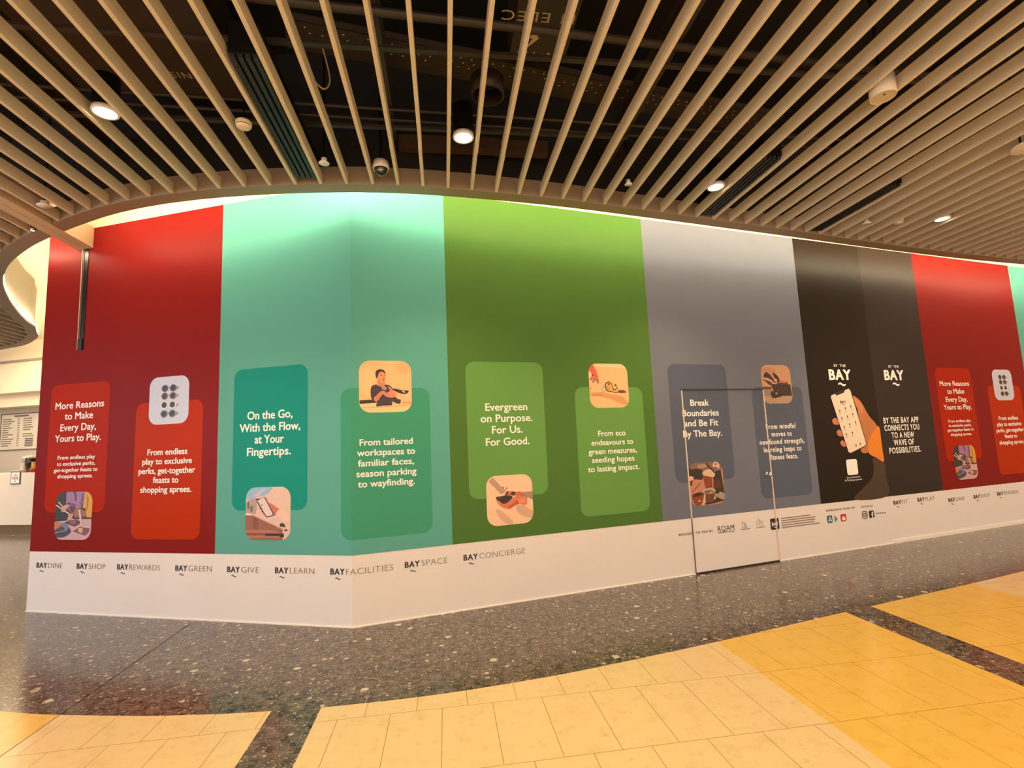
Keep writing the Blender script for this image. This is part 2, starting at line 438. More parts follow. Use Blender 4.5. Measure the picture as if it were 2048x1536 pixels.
def photo(rect, frame, shapes, base, parent, label, off=0.0034):
    """a printed picture: flat shapes drawn in the frame (x0, x1, top, bottom) and cut to the round-cornered print"""
    s0, s1, z0, z1 = rect; fx0, fx1, fy0, fy1 = frame
    cols = [base]; polys = []
    def T(p): return (s0 + (p[0]-fx0)/(fx1-fx0)*(s1-s0), z1 - (p[1]-fy0)/(fy1-fy0)*(z1-z0))
    outline = rrect(s0, s1, z0, z1, 0.105, 6)
    polys.append((outline, 0, 0))
    for l, sh in enumerate(shapes):
        kind, c, data = sh
        if c not in cols: cols.append(c)
        if kind == 'p': pts = data
        elif kind == 's': pts = catmull(data, True, 4)
        elif kind == 'e': pts = ell(*data)
        elif kind == 'l':
            (x0, y0), (x1, y1), t = data; d = math.hypot(x1-x0, y1-y0); nx, ny = -(y1-y0)/d*t/2, (x1-x0)/d*t/2
            pts = [(x0+nx, y0+ny), (x1+nx, y1+ny), (x1-nx, y1-ny), (x0-nx, y0-ny)]
        polys.append(([T(p) for p in pts], cols.index(c), l+1))
    bm = tri_bm(polys)
    clip_convex(bm, outline)
    onto_wall(bm, off, 0.00012)
    o = link('printed_photo', bm, [pm(c) for c in cols], parent)
    o['label'] = label
    return o

def panel(s0, s1, col, label, name='wall_poster', cols=None):
    e = empty(name, W((s0+s1)/2, Z_BASE, 0.003), label, 'wall poster', 'coloured vinyl panels on the hoarding')
    if cols is None:
        wall_part('backing', [([(s0, Z_BASE), (s1, Z_BASE), (s1, Z_TOP), (s0, Z_TOP)], 0, 0)], 0.002, V[col], e)
    else:
        for a, b, c in cols:
            wall_part('backing', [([(a, Z_BASE), (b, Z_BASE), (b, Z_TOP), (a, Z_TOP)], 0, 0)], 0.002, V[c], e, {'black': 'black half with shade in its colour', 'charcoal': 'black half with light in its colour'}[c])
    return e
CARDS = []
def card(r, col, parent, label):
    CARDS.append(wall_part('text_card', [(rrect(*r, 0.095), 0, 0)], 0.0028, V[col], parent, label))
    return CARDS[-1]

DINING = ((150, 1135, 105, 1395), [
 ('p', (160, 118, 165), [(425,105),(905,105),(905,330),(830,545),(690,545),(690,450),(500,390),(425,440)]),
 ('p', (92, 48, 88), [(610,105),(690,105),(715,360),(670,350),(650,210)]),
 ('p', (120, 75, 130), [(840,180),(900,120),(900,320),(800,520),(820,360)]),
 ('p', (214, 160, 52), [(915,105),(1140,105),(1140,800),(1000,800),(960,560),(880,540),(910,300)]),
 ('p', (176, 120, 14), [(980,150),(1035,300),(1010,620),(975,600),(985,330)]),
 ('p', (205, 166, 172), [(140,915),(490,875),(600,815),(700,850),(1140,840),(1140,1400),(140,1400)]),
 ('s', (124, 80, 98), [(470,455),(580,410),(700,450),(690,560),(640,690),(560,650),(410,545)]),
 ('s', (84, 44, 62), [(540,520),(680,520),(650,640),(600,640)]),
 ('s', (206, 156, 142), [(330,525),(400,460),(490,445),(520,500),(430,590),(540,690),(640,700),(600,820),(490,860),(510,720),(400,640),(340,655),(310,590)]),
 ('s', (152, 104, 86), [(680,570),(790,540),(900,600),(985,660),(960,790),(820,800),(690,800),(655,690)]),
 ('p', (96, 50, 52), [(690,790),(980,770),(960,820),(700,830)]),
 ('p', (88, 58, 70), [(400,940),(560,865),(720,850),(870,905),(840,970),(700,1045)]),
 ('s', (150, 84, 88), [(560,890),(680,860),(740,920),(660,985),(570,950)]),
 ('p', (120, 82, 86), [(640,1165),(860,1000),(1100,1060),(1085,1190),(990,1285)]),
 ('s', (206, 166, 146), [(790,1095),(900,1075),(915,1200),(820,1190)]),
 ('s', (140, 70, 66), [(930,1090),(1030,1100),(1020,1210),(930,1200)]),
 ('s', (60, 58, 78), [(110,1150),(350,1010),(560,1080),(600,1190),(480,1300),(300,1340),(120,1290)]),
 ('e', (118, 122, 160), (350, 1060, 190, 120)),
 ('e', (70, 66, 76), (290, 1120, 150, 90)),
 ('s', (196, 116, 76), [(110,1000),(230,920),(330,960),(290,1060),(150,1120)]),
 ('l', (150, 150, 165), ((180, 1215), (480, 1140), 22)),
 ('l', (214, 178, 160), ((225, 370), (350, 500), 34)), ('l', (226, 188, 168), ((165, 455), (330, 560), 34)),
 ('l', (226, 186, 172), ((400, 620), (540, 690), 34)),
 ('l', (226, 186, 172), ((800, 590), (885, 1030), 52)), ('l', (226, 186, 172), ((870, 1005), (650, 1150), 26)),
 ('p', (222, 186, 176), [(880,1000),(1110,1040),(1100,1085),(880,1050)]),
], (36, 32, 26))

def sunglasses():
    sh = []
    for y, fr in ((338, (112, 116, 108)), (410, (176, 122, 98)), (493, (236, 228, 220)), (574, (134, 120, 112))):
        sh.append(('p', (150, 150, 158), [(1560, y-14), (1604, y-6), (1600, y+8), (1560, y+30)]))
        sh.append(('l', fr, ((1438, y-6), (1590, y-10), 9)))
        for x in (1476, 1550):
            sh.append(('e', fr, (x, y, 31, 35)))
        for x in (1474, 1548):
            sh.append(('e', (34, 26, 28), (x, y-2, 24, 28)))
    return ((1335, 1692, 228, 668), sh, (200, 208, 230))
PHONE = ((85, 1245, 70, 1440), [
 ('s', (150, 186, 212), [(85,395),(85,190),(300,70),(760,80),(700,200),(560,290),(350,320)]),
 ('p', (196, 190, 206), [(260,300),(520,110),(640,100),(380,310)]),
 ('s', (178, 156, 150), [(85,480),(340,340),(380,480),(330,780),(85,760)]),
 ('e', (118, 112, 92), (235, 630, 42, 90)), ('e', (100, 96, 84), (150, 540, 25, 110)),
 ('p', (240, 222, 214), [(85,735),(270,770),(300,800),(85,800)]),
 ('p', (150, 94, 74), [(85,800),(300,800),(1050,1170),(1050,1440),(85,1440)]),
 ('p', (132, 72, 56), [(270,830),(420,880),(420,1160),(290,1150)]),
 ('l', (206, 160, 142), ((280, 800), (1050, 1160), 26)),
 ('p', (180, 112, 84), [(85,1170),(860,1190),(1000,1262),(85,1262)]),
 ('p', (104, 58, 44), [(85,1262),(640,1268),(640,1292),(85,1292)]),
 ('p', (176, 114, 88), [(130,1330),(980,1340),(980,1385),(130,1380)]),
 ('p', (34, 18, 18), [(610,1270),(1085,1270),(1080,1370),(990,1365),(985,1332),(612,1332)]),
 ('s', (204, 112, 86), [(655,480),(780,520),(880,600),(970,670),(890,800),(820,770),(700,610)]),
 ('s', (236, 200, 180), [(975,650),(1240,790),(1240,930),(1100,965),(980,880),(875,795)]),
 ('p', (90, 44, 44), [(470,575),(440,630),(500,640)]), ('p', (110, 52, 46), [(500,650),(510,725),(550,720)]), ('p', (120, 62, 50), [(560,720),(550,775),(585,780)]),
 ('s', (52, 34, 36), [(362,410),(470,365),(560,332),(615,360),(670,480),(825,770),(800,815),(660,850),(600,815)]),
 ('p', (228, 204, 200), [(388,415),(450,395),(490,360),(560,348),(585,365),(800,770),(785,800),(650,832),(622,810)]),
 ('e', (176, 150, 150), (510, 535, 26, 30)),
 ('s', (52, 28, 24), [(985,1030),(1040,1000),(1100,1040),(1110,1110),(1040,1090),(985,1100)]),
 ('p', (52, 30, 28), [(1130,1150),(1190,1205),(1085,1205)]),
], (228, 194, 178))
WOMAN = ((92, 1512, 88, 1475), [
 ('e', (232, 178, 124), (1330, 260, 260, 170)), ('e', (250, 200, 142), (330, 650, 220, 380)),
 ('p', (250, 208, 150), [(90,1225),(1515,1240),(1515,1480),(90,1480)]),
 ('p', (232, 176, 122), [(90,1330),(900,1310),(1515,1270),(1515,1300),(900,1345),(90,1360)]),
 ('p', (214, 160, 118), [(1250,1200),(1515,1200),(1515,1255),(1250,1255)]),
 ('p', (238, 196, 150), [(1300,1020),(1515,900),(1515,1180),(1300,1180)]),
 ('p', (46, 34, 26), [(100,1150),(330,1135),(560,1130),(560,1215),(105,1245)]),
 ('s', (42, 32, 30), [(950,845),(1090,850),(1250,890),(1420,900),(1400,965),(1310,990),(1180,970),(1060,915)]),
 ('l', (244, 226, 204), ((1258, 912), (1322, 948), 30)),
 ('s', (58, 44, 54), [(410,810),(470,750),(560,733),(630,775),(760,733),(890,752),(955,800),(990,900),(1060,1060),(1120,1120),(1205,1150),(1180,1250),(1080,1240),(970,1185),(960,1285),(740,1300),(540,1312),(565,1200),(470,1150),(415,1100),(395,950)]),
 ('s', (206, 132, 88), [(590,620),(760,620),(775,770),(700,805),(600,742)]),
 ('s', (168, 140, 134), [(690,840),(760,775),(835,830),(780,885)]),
 ('s', (228, 154, 108), [(570,510),(600,420),(700,372),(790,425),(805,530),(785,620),(735,695),(680,690),(610,640),(575,580)]),
 ('s', (48, 34, 26), [(555,570),(528,450),(560,355),(660,318),(760,350),(806,440),(786,436),(700,384),(625,425),(590,520)]),
 ('e', (70, 36, 28), (688, 492, 26, 9)), ('e', (70, 36, 28), (783, 492, 18, 9)), ('l', (80, 46, 34), ((655, 474), (720, 466), 8)), ('l', (80, 46, 34), ((765, 468), (802, 474), 8)),
 ('p', (196, 116, 80), [(742,500),(756,560),(728,570)]), ('e', (150, 62, 46), (742, 606, 40, 13)), ('e', (206, 130, 92), (592, 540, 14, 34)),
 ('s', (206, 126, 98), [(485,1090),(560,1010),(680,908),(790,920),(780,965),(700,1015),(600,1150),(540,1190),(490,1155)]),
 ('s', (226, 138, 104), [(735,985),(820,950),(915,900),(862,790),(900,790),(985,880),(1085,980),(1068,1060),(950,1085),(820,1060)]),
 ('l', (190, 104, 78), ((760, 1000), (880, 960), 12)), ('l', (190, 104, 78), ((780, 1030), (900, 1000), 10)),
], (246, 192, 134))
HANDS = ((85, 1320, 80, 1450), [
 ('p', (190, 152, 132), [(150,220),(265,120),(560,480),(570,560),(470,600)]),
 ('s', (218, 174, 148), [(330,1000),(500,1090),(760,1370),(700,1450),(560,1400),(380,1200)]),
 ('s', (214, 174, 148), [(850,960),(1000,925),(1300,1100),(1310,1300),(1100,1280),(900,1130)]),
 ('p', (168, 138, 114), [(1050,580),(1330,580),(1330,810),(1120,760)]),
 ('s', (240, 202, 170), [(1120,930),(1165,820),(1185,740),(1310,850),(1330,1090),(1140,1010)]),
 ('s', (196, 106, 82), [(560,640),(640,560),(760,535),(860,562),(990,560),(1090,640),(1095,715),(950,690),(800,650),(680,660)]),
 ('s', (70, 40, 34), [(725,620),(790,545),(855,575),(810,660)]),
 ('s', (42, 26, 24), [(340,665),(450,655),(560,640),(690,650),(775,690),(720,770),(600,855),(490,855),(400,760)]),
 ('s', (216, 122, 88), [(345,770),(420,800),(480,855),(610,858),(740,760),(900,660),(1020,700),(1160,790),(1125,945),(940,900),(800,960),(690,1025),(550,985),(430,910)]),
 ('s', (186, 92, 62), [(640,950),(800,860),(900,790),(930,890),(800,940),(690,985)]),
 ('s', (234, 142, 104), [(920,780),(1060,760),(1120,830),(1050,880),(940,860)]),
 ('s', (82, 40, 32), [(330,700),(350,655),(470,665),(450,720),(380,780)]),
 ('l', (120, 96, 74), ((545, 530), (610, 450), 16)), ('e', (86, 60, 44), (535, 420, 26, 16, 14, 0.4)), ('e', (86, 60, 44), (628, 437, 24, 14, 14, -0.4)),
 ('s', (96, 78, 46), [(565,620),(600,550),(655,515),(675,550),(640,600),(650,660),(600,640)]),
], (246, 204, 168))
TURTLE = ((128, 1352, 106, 1445), [
 ('p', (248, 208, 160), [(128,106),(1352,106),(1352,240),(128,190)]),
 ('s', (216, 158, 108), [(170,1000),(400,970),(800,1040),(1150,1120),(1300,1330),(1100,1330),(800,1200),(450,1110),(170,1080)]),
 ('l', (176, 120, 84), ((200, 1050), (520, 1060), 22)), ('l', (170, 120, 74), ((460, 985), (600, 970), 10)),
 ('s', (240, 208, 178), [(140,420),(190,350),(225,430),(170,540)]),
 ('s', (226, 98, 76), [(135,250),(250,130),(320,220),(390,400),(418,560),(340,530),(240,470),(200,350),(140,340)]),
 ('s', (84, 40, 34), [(225,420),(290,470),(270,500),(228,460)]),
 ('s', (182, 112, 98), [(150,620),(220,500),(330,540),(430,590),(425,710),(370,690),(350,610),(250,695),(225,650),(270,570)]),
 ('e', (176, 166, 154), (575, 870, 58, 92)), ('e', (212, 204, 194), (575, 880, 32, 60)),
 ('s', (96, 56, 26), [(610,790),(640,700),(740,650),(850,710),(960,730),(1010,860),(1070,940),(960,1000),(800,965),(665,940)]),
 ('s', (224, 170, 100), [(640,790),(670,720),(740,680),(830,740),(850,860),(960,880),(1010,880),(1050,930),(950,975),(800,940),(690,910)]),
 ('s', (240, 206, 130), [(850,700),(930,740),(980,860),(880,860)]),
 ('e', (30, 18, 12), (742, 730, 27, 27)), ('e', (110, 66, 30), (690, 810, 28, 12)), ('e', (110, 66, 30), (722, 862, 24, 12)), ('e', (120, 74, 34), (930, 780, 18, 40)),
 ('s', (110, 62, 22), [(820,700),(850,780),(870,880),(960,870),(960,900),(860,905)]),
 ('s', (110, 56, 40), [(1000,975),(1080,915),(1200,920),(1275,985),(1120,1005)]),
 ('e', (150, 90, 60), (165, 858, 36, 12)), ('e', (206, 150, 112), (375, 870, 14, 12)),
], (246, 192, 136))
COFFEE = ((118, 1204, 105, 1415), [
 ('p', (132, 98, 84), [(118,105),(1204,105),(1204,340),(740,330),(560,370),(118,270)]),
 ('e', (176, 142, 120), (560, 220, 160, 70)),
 ('s', (40, 29, 21), [(118,270),(240,300),(380,290),(560,345),(545,610),(380,615),(118,560)]),
 ('p', (44, 28, 18), [(880,420),(1140,350),(1204,1110),(900,1085),(860,850)]),
 ('p', (86, 36, 22), [(865,670),(1060,665),(1150,900),(870,940)]),
 ('l', (150, 96, 72), ((480, 720), (190, 985), 40)),
 ('p', (138, 60, 32), [(550,470),(880,540),(842,890),(620,905),(590,800)]), ('p', (196, 128, 112), [(840,600),(880,620),(862,890),(830,890)]),
 ('s', (218, 190, 154), [(545,430),(640,360),(770,320),(880,400),(950,495),(885,585),(760,550),(600,510)]),
 ('s', (222, 182, 168), [(890,235),(920,150),(970,105),(1060,130),(1115,220),(1090,330),(1000,270),(940,285)]),
 ('s', (160, 96, 80), [(950,170),(1020,150),(1030,200),(970,210)]),
 ('p', (112, 102, 98), [(870,290),(970,260),(1115,345),(930,405)]), ('l', (178, 170, 152), ((925, 400), (1120, 345), 16)),
 ('l', (22, 14, 12), ((700, 130), (745, 240), 40)), ('l', (22, 14, 12), ((735, 220), (890, 370), 40)), ('l', (22, 14, 12), ((880, 350), (925, 440), 44)),
 ('e', (226, 184, 168), (180, 570, 85, 72)), ('p', (112, 44, 18), [(130,650),(240,620),(190,800),(140,780)]),
 ('s', (44, 24, 14), [(560,1350),(850,1240),(1000,1150),(1150,1290),(1060,1340),(600,1400)]),
 ('p', (96, 64, 48), [(545,1050),(885,1050),(855,1290),(790,1335),(650,1340),(590,1290)]),
 ('e', (184, 176, 156), (712, 995, 208, 88)), ('e', (124, 86, 66), (705, 1015, 150, 52)), ('e', (196, 160, 138), (760, 1035, 50, 24)),
 ('s', (134, 62, 20), [(170,1090),(330,1010),(500,1015),(535,1090),(470,1300),(370,1415),(240,1350)]),
 ('e', (40, 24, 16), (340, 1080, 165, 52, 18, -0.15)), ('e', (210, 170, 150), (385, 1265, 45, 26)),
 ('s', (164, 150, 124), [(885,1135),(1030,1090),(1200,1190),(1180,1290),(1060,1265)]), ('l', (180, 166, 138), ((1030, 1060), (1180, 1125), 50)),
 ('p', (226, 190, 150), [(545,1080),(590,1090),(540,1400),(470,1400)]), ('p', (214, 186, 160), [(850,1180),(930,1215),(850,1280)]),
], (196, 134, 108))
DUMBBELL = ((132, 1218, 118, 1425), [
 ('e', (196, 140, 110), (430, 350, 260, 160)),
 ('p', (178, 148, 120), [(132,1165),(1218,1165),(1218,1425),(132,1425)]),
 ('p', (150, 124, 108), [(132,930),(480,930),(480,1170),(132,1170)]),
 ('p', (92, 58, 54), [(132,855),(460,855),(470,935),(132,935)]),
 ('p', (50, 30, 20), [(440,770),(700,740),(1175,780),(1205,1170),(800,1170),(540,1020)]),
 ('s', (204, 122, 98), [(780,650),(860,635),(1090,690),(1060,735),(960,745),(830,725)]), ('p', (70, 36, 20), [(780,700),(940,740),(1080,710),(1080,790),(780,780)]),
 ('s', (72, 46, 26), [(150,590),(300,640),(460,690),(490,810),(370,780),(280,690)]),
 ('s', (46, 31, 18), [(210,530),(250,420),(322,362),(400,405),(480,475),(560,590),(670,700),(520,645),(370,565)]),
 ('s', (46, 31, 18), [(560,385),(620,395),(720,480),(785,600),(775,690),(700,745),(690,610),(600,550)]),
 ('s', (218, 164, 144), [(145,545),(250,560),(360,575),(540,650),(670,725),(650,765),(520,760),(430,680),(280,605),(160,590)]),
 ('s', (150, 92, 78), [(480,640),(620,700),(640,740),(520,720)]), ('s', (226, 178, 160), [(590,620),(670,590),(690,640),(650,680)]),
 ('s', (38, 24, 15), [(420,1040),(520,1000),(640,1020),(770,1010),(780,1190),(680,1215),(540,1245),(430,1200)]),
 ('e', (206, 166, 146), (622, 1082, 38, 24, 14, 0.3)), ('e', (92, 70, 58), (690, 982, 50, 16)),
], (204, 154, 120))

# red panel, left end of the wall
P_RED, P_TEAL, P_GREEN, P_GREY, P_BLACK, P_RED2, P_TEAL2 = -3.94, -1.503, 0.934, 3.371, 5.815, 8.245, 10.69
def red_panel(d, label, heading, body, cards, phot):
    e = panel(P_RED + d, (P_TEAL if d == 0 else P_TEAL2), 'red', label)
    def R(r): return (r[0]+d, r[1]+d, r[2], r[3])
    def L(l): return [(t, a+d, b+d, z) for t, a, b, z in l]
    card(R((-3.768, -2.921, 1.045, 2.446)), 'red_card', e, 'orange-red card with the heading')
    card(R((-2.553, -1.69, 0.766, 2.169)), 'red_card2', e, 'bright orange card with the invitation text')
    lettering('heading_text', L([('More Reasons', -3.692, -2.994, 2.171), ('to Make', -3.546, -3.14, 2.051), ('Every Day,', -3.602, -3.091, 1.926), ('Yours to Play.', -3.671, -3.015, 1.808)]), 0.074, 0.0042, m_text, CARDS[-2], 0.020)
    lettering('body_text', L([('From endless play', -3.614, -3.082, 1.614), ('to exclusive perks,', -3.62, -3.078, 1.546), ('get-together feasts to', -3.659, -3.039, 1.479), ('shopping sprees.', -3.601, -3.103, 1.412)]), 0.041, 0.0042, m_text, CARDS[-2], 0.020)
    lettering('body_text', L([('From endless', -2.38, -1.868, 1.619), ('play to exclusive', -2.441, -1.809, 1.524), ('perks, get-together', -2.485, -1.764, 1.428), ('feasts to', -2.293, -1.969, 1.333), ('shopping sprees.', -2.452, -1.804, 1.236)]), 0.060, 0.0042, m_text, CARDS[-1], 0.024)
    fr, sh, base = DINING
    photo(R((-3.601, -3.087, 0.757, 1.262)), fr, sh, base, e, 'printed photo of people eating with chopsticks')
    fr, sh, base = sunglasses()
    photo(R((-2.383, -1.872, 1.934, 2.434)), fr, sh, base, e, 'printed photo of four pairs of sunglasses in a column')
    return e
red_panel(0, 'deep red wall panel at the left end, beside the cafe and pale teal panel', None, None, None, None)
red_panel(12.185, 'deep red wall panel at the right, beyond the black app panel', None, None, None, None)

# teal panel, bent round the corner
e = panel(P_TEAL, P_GREEN, 'teal', 'pale teal wall panel bent round the corner, headed On the Go')
card((-1.318, -0.469, 1.045, 2.440), 'teal_card', e, 'deep teal card with the heading')
card((-0.11, 0.743, 0.768, 2.169), 'teal_card2', e, 'sea green card wrapped over the corner')
lettering('heading_text', [('On the Go,', -1.153, -0.635, 1.928), ('With the Flow,', -1.241, -0.547, 1.808), ('at Your', -1.063, -0.729, 1.690), ('Fingertips.', -1.15, -0.65, 1.571)], 0.078, 0.0042, m_text, CARDS[-2], 0.022)
lettering('body_text', [('From tailored', 0.072, 0.569, 1.623), ('workspaces to', 0.049, 0.589, 1.527), ('familiar faces,', 0.056, 0.577, 1.43), ('season parking', 0.041, 0.599, 1.333), ('to wayfinding.', 0.055, 0.581, 1.238)], 0.060, 0.0042, m_text, CARDS[-1], 0.022)
fr, sh, base = PHONE
photo((-1.152, -0.649, 0.765, 1.265), fr, sh, base, e, 'printed photo of a hand holding a phone')
fr, sh, base = WOMAN
photo((0.071, 0.567, 1.934, 2.436), fr, sh, base, e, 'printed photo of a woman in a dark top gesturing at a desk')

# green panel
e = panel(P_GREEN, P_GREY, 'green', 'olive green wall panel with Evergreen on Purpose in white')
card((1.117, 1.976, 1.044, 2.440), 'green_card', e, 'leaf green card with the heading')
card((2.346, 3.217, 0.766, 2.169), 'green_card', e, 'leaf green card with the eco text')
lettering('heading_text', [('Evergreen', 1.314, 1.779, 1.929), ('on Purpose.', 1.26, 1.832, 1.812), ('For Us.', 1.377, 1.714, 1.693), ('For Good.', 1.307, 1.785, 1.570)], 0.076, 0.0042, m_text, CARDS[-2], 0.020)
lettering('body_text', [('From eco', 2.607, 2.958, 1.621), ('endeavours to', 2.516, 3.05, 1.522), ('green measures,', 2.475, 3.09, 1.425), ('seeding hopes', 2.511, 3.052, 1.333), ('to lasting impact.', 2.455, 3.107, 1.236)], 0.060, 0.0042, m_text, CARDS[-1], 0.020)
fr, sh, base = HANDS
photo((1.294, 1.794, 0.765, 1.263), fr, sh, base, e, 'printed photo of hands holding soil and a seedling')
fr, sh, base = TURTLE
photo((2.532, 3.034, 1.936, 2.438), fr, sh, base, e, 'printed photo of a small animal on sand beside a can')

# blue-grey panel with the hidden door
e = panel(P_GREY, P_BLACK, 'grey', 'blue-grey wall panel with a flush door cut through it')
card((3.590, 4.459, 1.044, 2.446), 'grey_card', e, 'slate card with the heading')
card((4.841, 5.693, 0.766, 2.166), 'grey_card', e, 'slate card crossed by the door edge')
lettering('heading_text', [('Break', 3.88, 4.156, 1.940), ('Boundaries', 3.754, 4.294, 1.816), ('and Be Fit', 3.767, 4.271, 1.695), ('By The Bay.', 3.742, 4.316, 1.569)], 0.075, 0.0042, m_text, CARDS[-2], 0.020)
lettering('body_text', [('From mindful', 5.014, 5.515, 1.626), ('moves to', 5.098, 5.436, 1.530), ('newfound strength,', 4.89, 5.639, 1.433), ('learning leaps to', 4.945, 5.575, 1.336), ('fitness feats.', 5.028, 5.503, 1.239)], 0.061, 0.0042, m_text, CARDS[-1], 0.028)
fr, sh, base = COFFEE
photo((3.773, 4.275, 0.762, 1.262), fr, sh, base, e, 'printed photo of coffee being poured into a cup')
fr, sh, base = DUMBBELL
photo((5.023, 5.520, 1.949, 2.452), fr, sh, base, e, 'printed photo of hands in dark gloves over a dumbbell')

# black app panel
e = panel(P_BLACK, P_RED2, None, 'black wall panel advertising a phone app with two white BAY marks', cols=((P_BLACK, 7.083, 'black'), (7.083, P_RED2, 'charcoal')))
for a, b, c, lab in ((6.214, 6.635, 6.37, 'white wave mark above the phone picture'), (7.303, 7.715, 7.458, 'white wave mark above the slogan')):
    lettering('wave_logo', [('BAY', a, b, 2.262, 0, 0.05)], 0.137, 0.0042, m_text, e, 0.05, lab, extra=wave(c, c+0.146, 2.197, 0.014, 0.030))
    lettering('small_text', [('BY  THE', a+0.115, b-0.08, 2.439)], 0.036, 0.0042, m_text, e, 0.008)
lettering('slogan_text', [('BY THE BAY APP', 7.172, 7.91, 1.640), ('CONNECTS YOU', 7.172, 7.908, 1.534), ('TO A NEW', 7.299, 7.771, 1.427), ('WAVE OF', 7.326, 7.751, 1.324), ('POSSIBILITIES.', 7.215, 7.877, 1.215)], 0.078, 0.0042, m_text, e, 0.028)
hs = [('sleeve_shade', (58, 36, 20), [(6.874,1.169),(7.080,1.102),(7.083,0.900),(7.075,0.640),(6.424,0.640),(6.667,0.806),(6.811,0.906),(6.870,1.058)]),
 ('forearm', (190, 116, 62), [(6.623,2.030),(6.685,2.018),(6.782,1.938),(6.895,1.754),(7.031,1.602),(6.908,1.459),(6.811,1.362),(6.810,1.261),(6.711,1.243),(6.656,1.290),(6.655,1.468),(6.690,1.803),(6.652,1.917)]),
 ('thumb', (206, 132, 86), [(6.623,2.030),(6.672,2.012),(6.770,1.920),(6.800,1.830),(6.720,1.800),(6.665,1.930)]),
 ('sleeve', (232, 132, 14), [(7.031,1.602),(7.078,1.566),(7.080,1.452),(7.081,1.282),(7.080,1.113),(6.953,1.165),(6.806,1.239),(6.813,1.373),(6.876,1.460)]),
 ('finger', (204, 124, 84), [(6.186,1.714),(6.240,1.740),(6.285,1.712),(6.300,1.652),(6.222,1.650),(6.188,1.676)]),
 ('finger', (204, 124, 84), [(6.245,1.559),(6.294,1.580),(6.340,1.546),(6.345,1.491),(6.280,1.493),(6.244,1.521)]),
 ('finger', (204, 124, 84), [(6.290,1.416),(6.332,1.436),(6.372,1.402),(6.375,1.347),(6.319,1.356),(6.289,1.388)])]
cols = [c for _, c, _ in hs]; polys = [(catmull(p, True, 4), i, i) for i, (_, c, p) in enumerate(hs)]
n = len(cols)
polys.append(([(6.193,2.032),(6.222,2.062),(6.566,2.150),(6.604,2.112),(6.787,1.372),(6.757,1.334),(6.455,1.248),(6.408,1.266)], n, n)); cols.append((20, 15, 12))
polys.append(([(6.205,2.029),(6.224,2.047),(6.295,2.067),(6.310,2.040),(6.460,2.080),(6.488,2.116),(6.562,2.135),(6.589,2.110),(6.773,1.374),(6.753,1.347),(6.457,1.261),(6.420,1.273)], n+1, n+1)); cols.append((240, 222, 200))
cols.append((112, 92, 76))
for s, z in ((6.455,1.864),(6.561,1.890),(6.342,1.832),(6.364,1.732),(6.476,1.752),(6.582,1.783),(6.391,1.615),(6.500,1.645),(6.618,1.670),(6.416,1.510),(6.532,1.528),(6.573,1.355),(6.655,1.373)):
    polys.append((ell(s, z, 0.013, 0.020, 8), n+2, n+2))
    if z > 1.4: polys.append(([(s-0.022, z-0.040), (s+0.026, z-0.030), (s+0.026, z-0.036), (s-0.022, z-0.046)], n+2, n+2))
wall_part('printed_photo', polys, 0.0028, [pm(c) for c in cols], e, 'printed cut-out of a hand in an orange sleeve holding a white-screened phone', 0.00015)
lettering('phone_logo', [('BAY', 6.368, 6.475, 1.935, 0, 0.03)], 0.036, 0.0052, m_ink, e, 0.03, 'tiny dark wave mark on the phone screen', extra=wave(6.40, 6.445, 1.915, 0.004, 0.008))
wall_part('blank_plate', [(rrect(6.348, 6.553, 0.967, 1.174, 0.03), 0, 0)], 0.006, m_text, e, 'white rounded square below the phone')
lettering('caption_text', [('Scan to download the', 6.330, 6.585, 0.925), ('By The Bay app experience', 6.292, 6.612, 0.890)], 0.024, 0.0042, m_text, e, 0.004)
panel(P_TEAL2, S_RIGHT, 'teal', 'pale teal wall panel cut off by the right edge of the view')

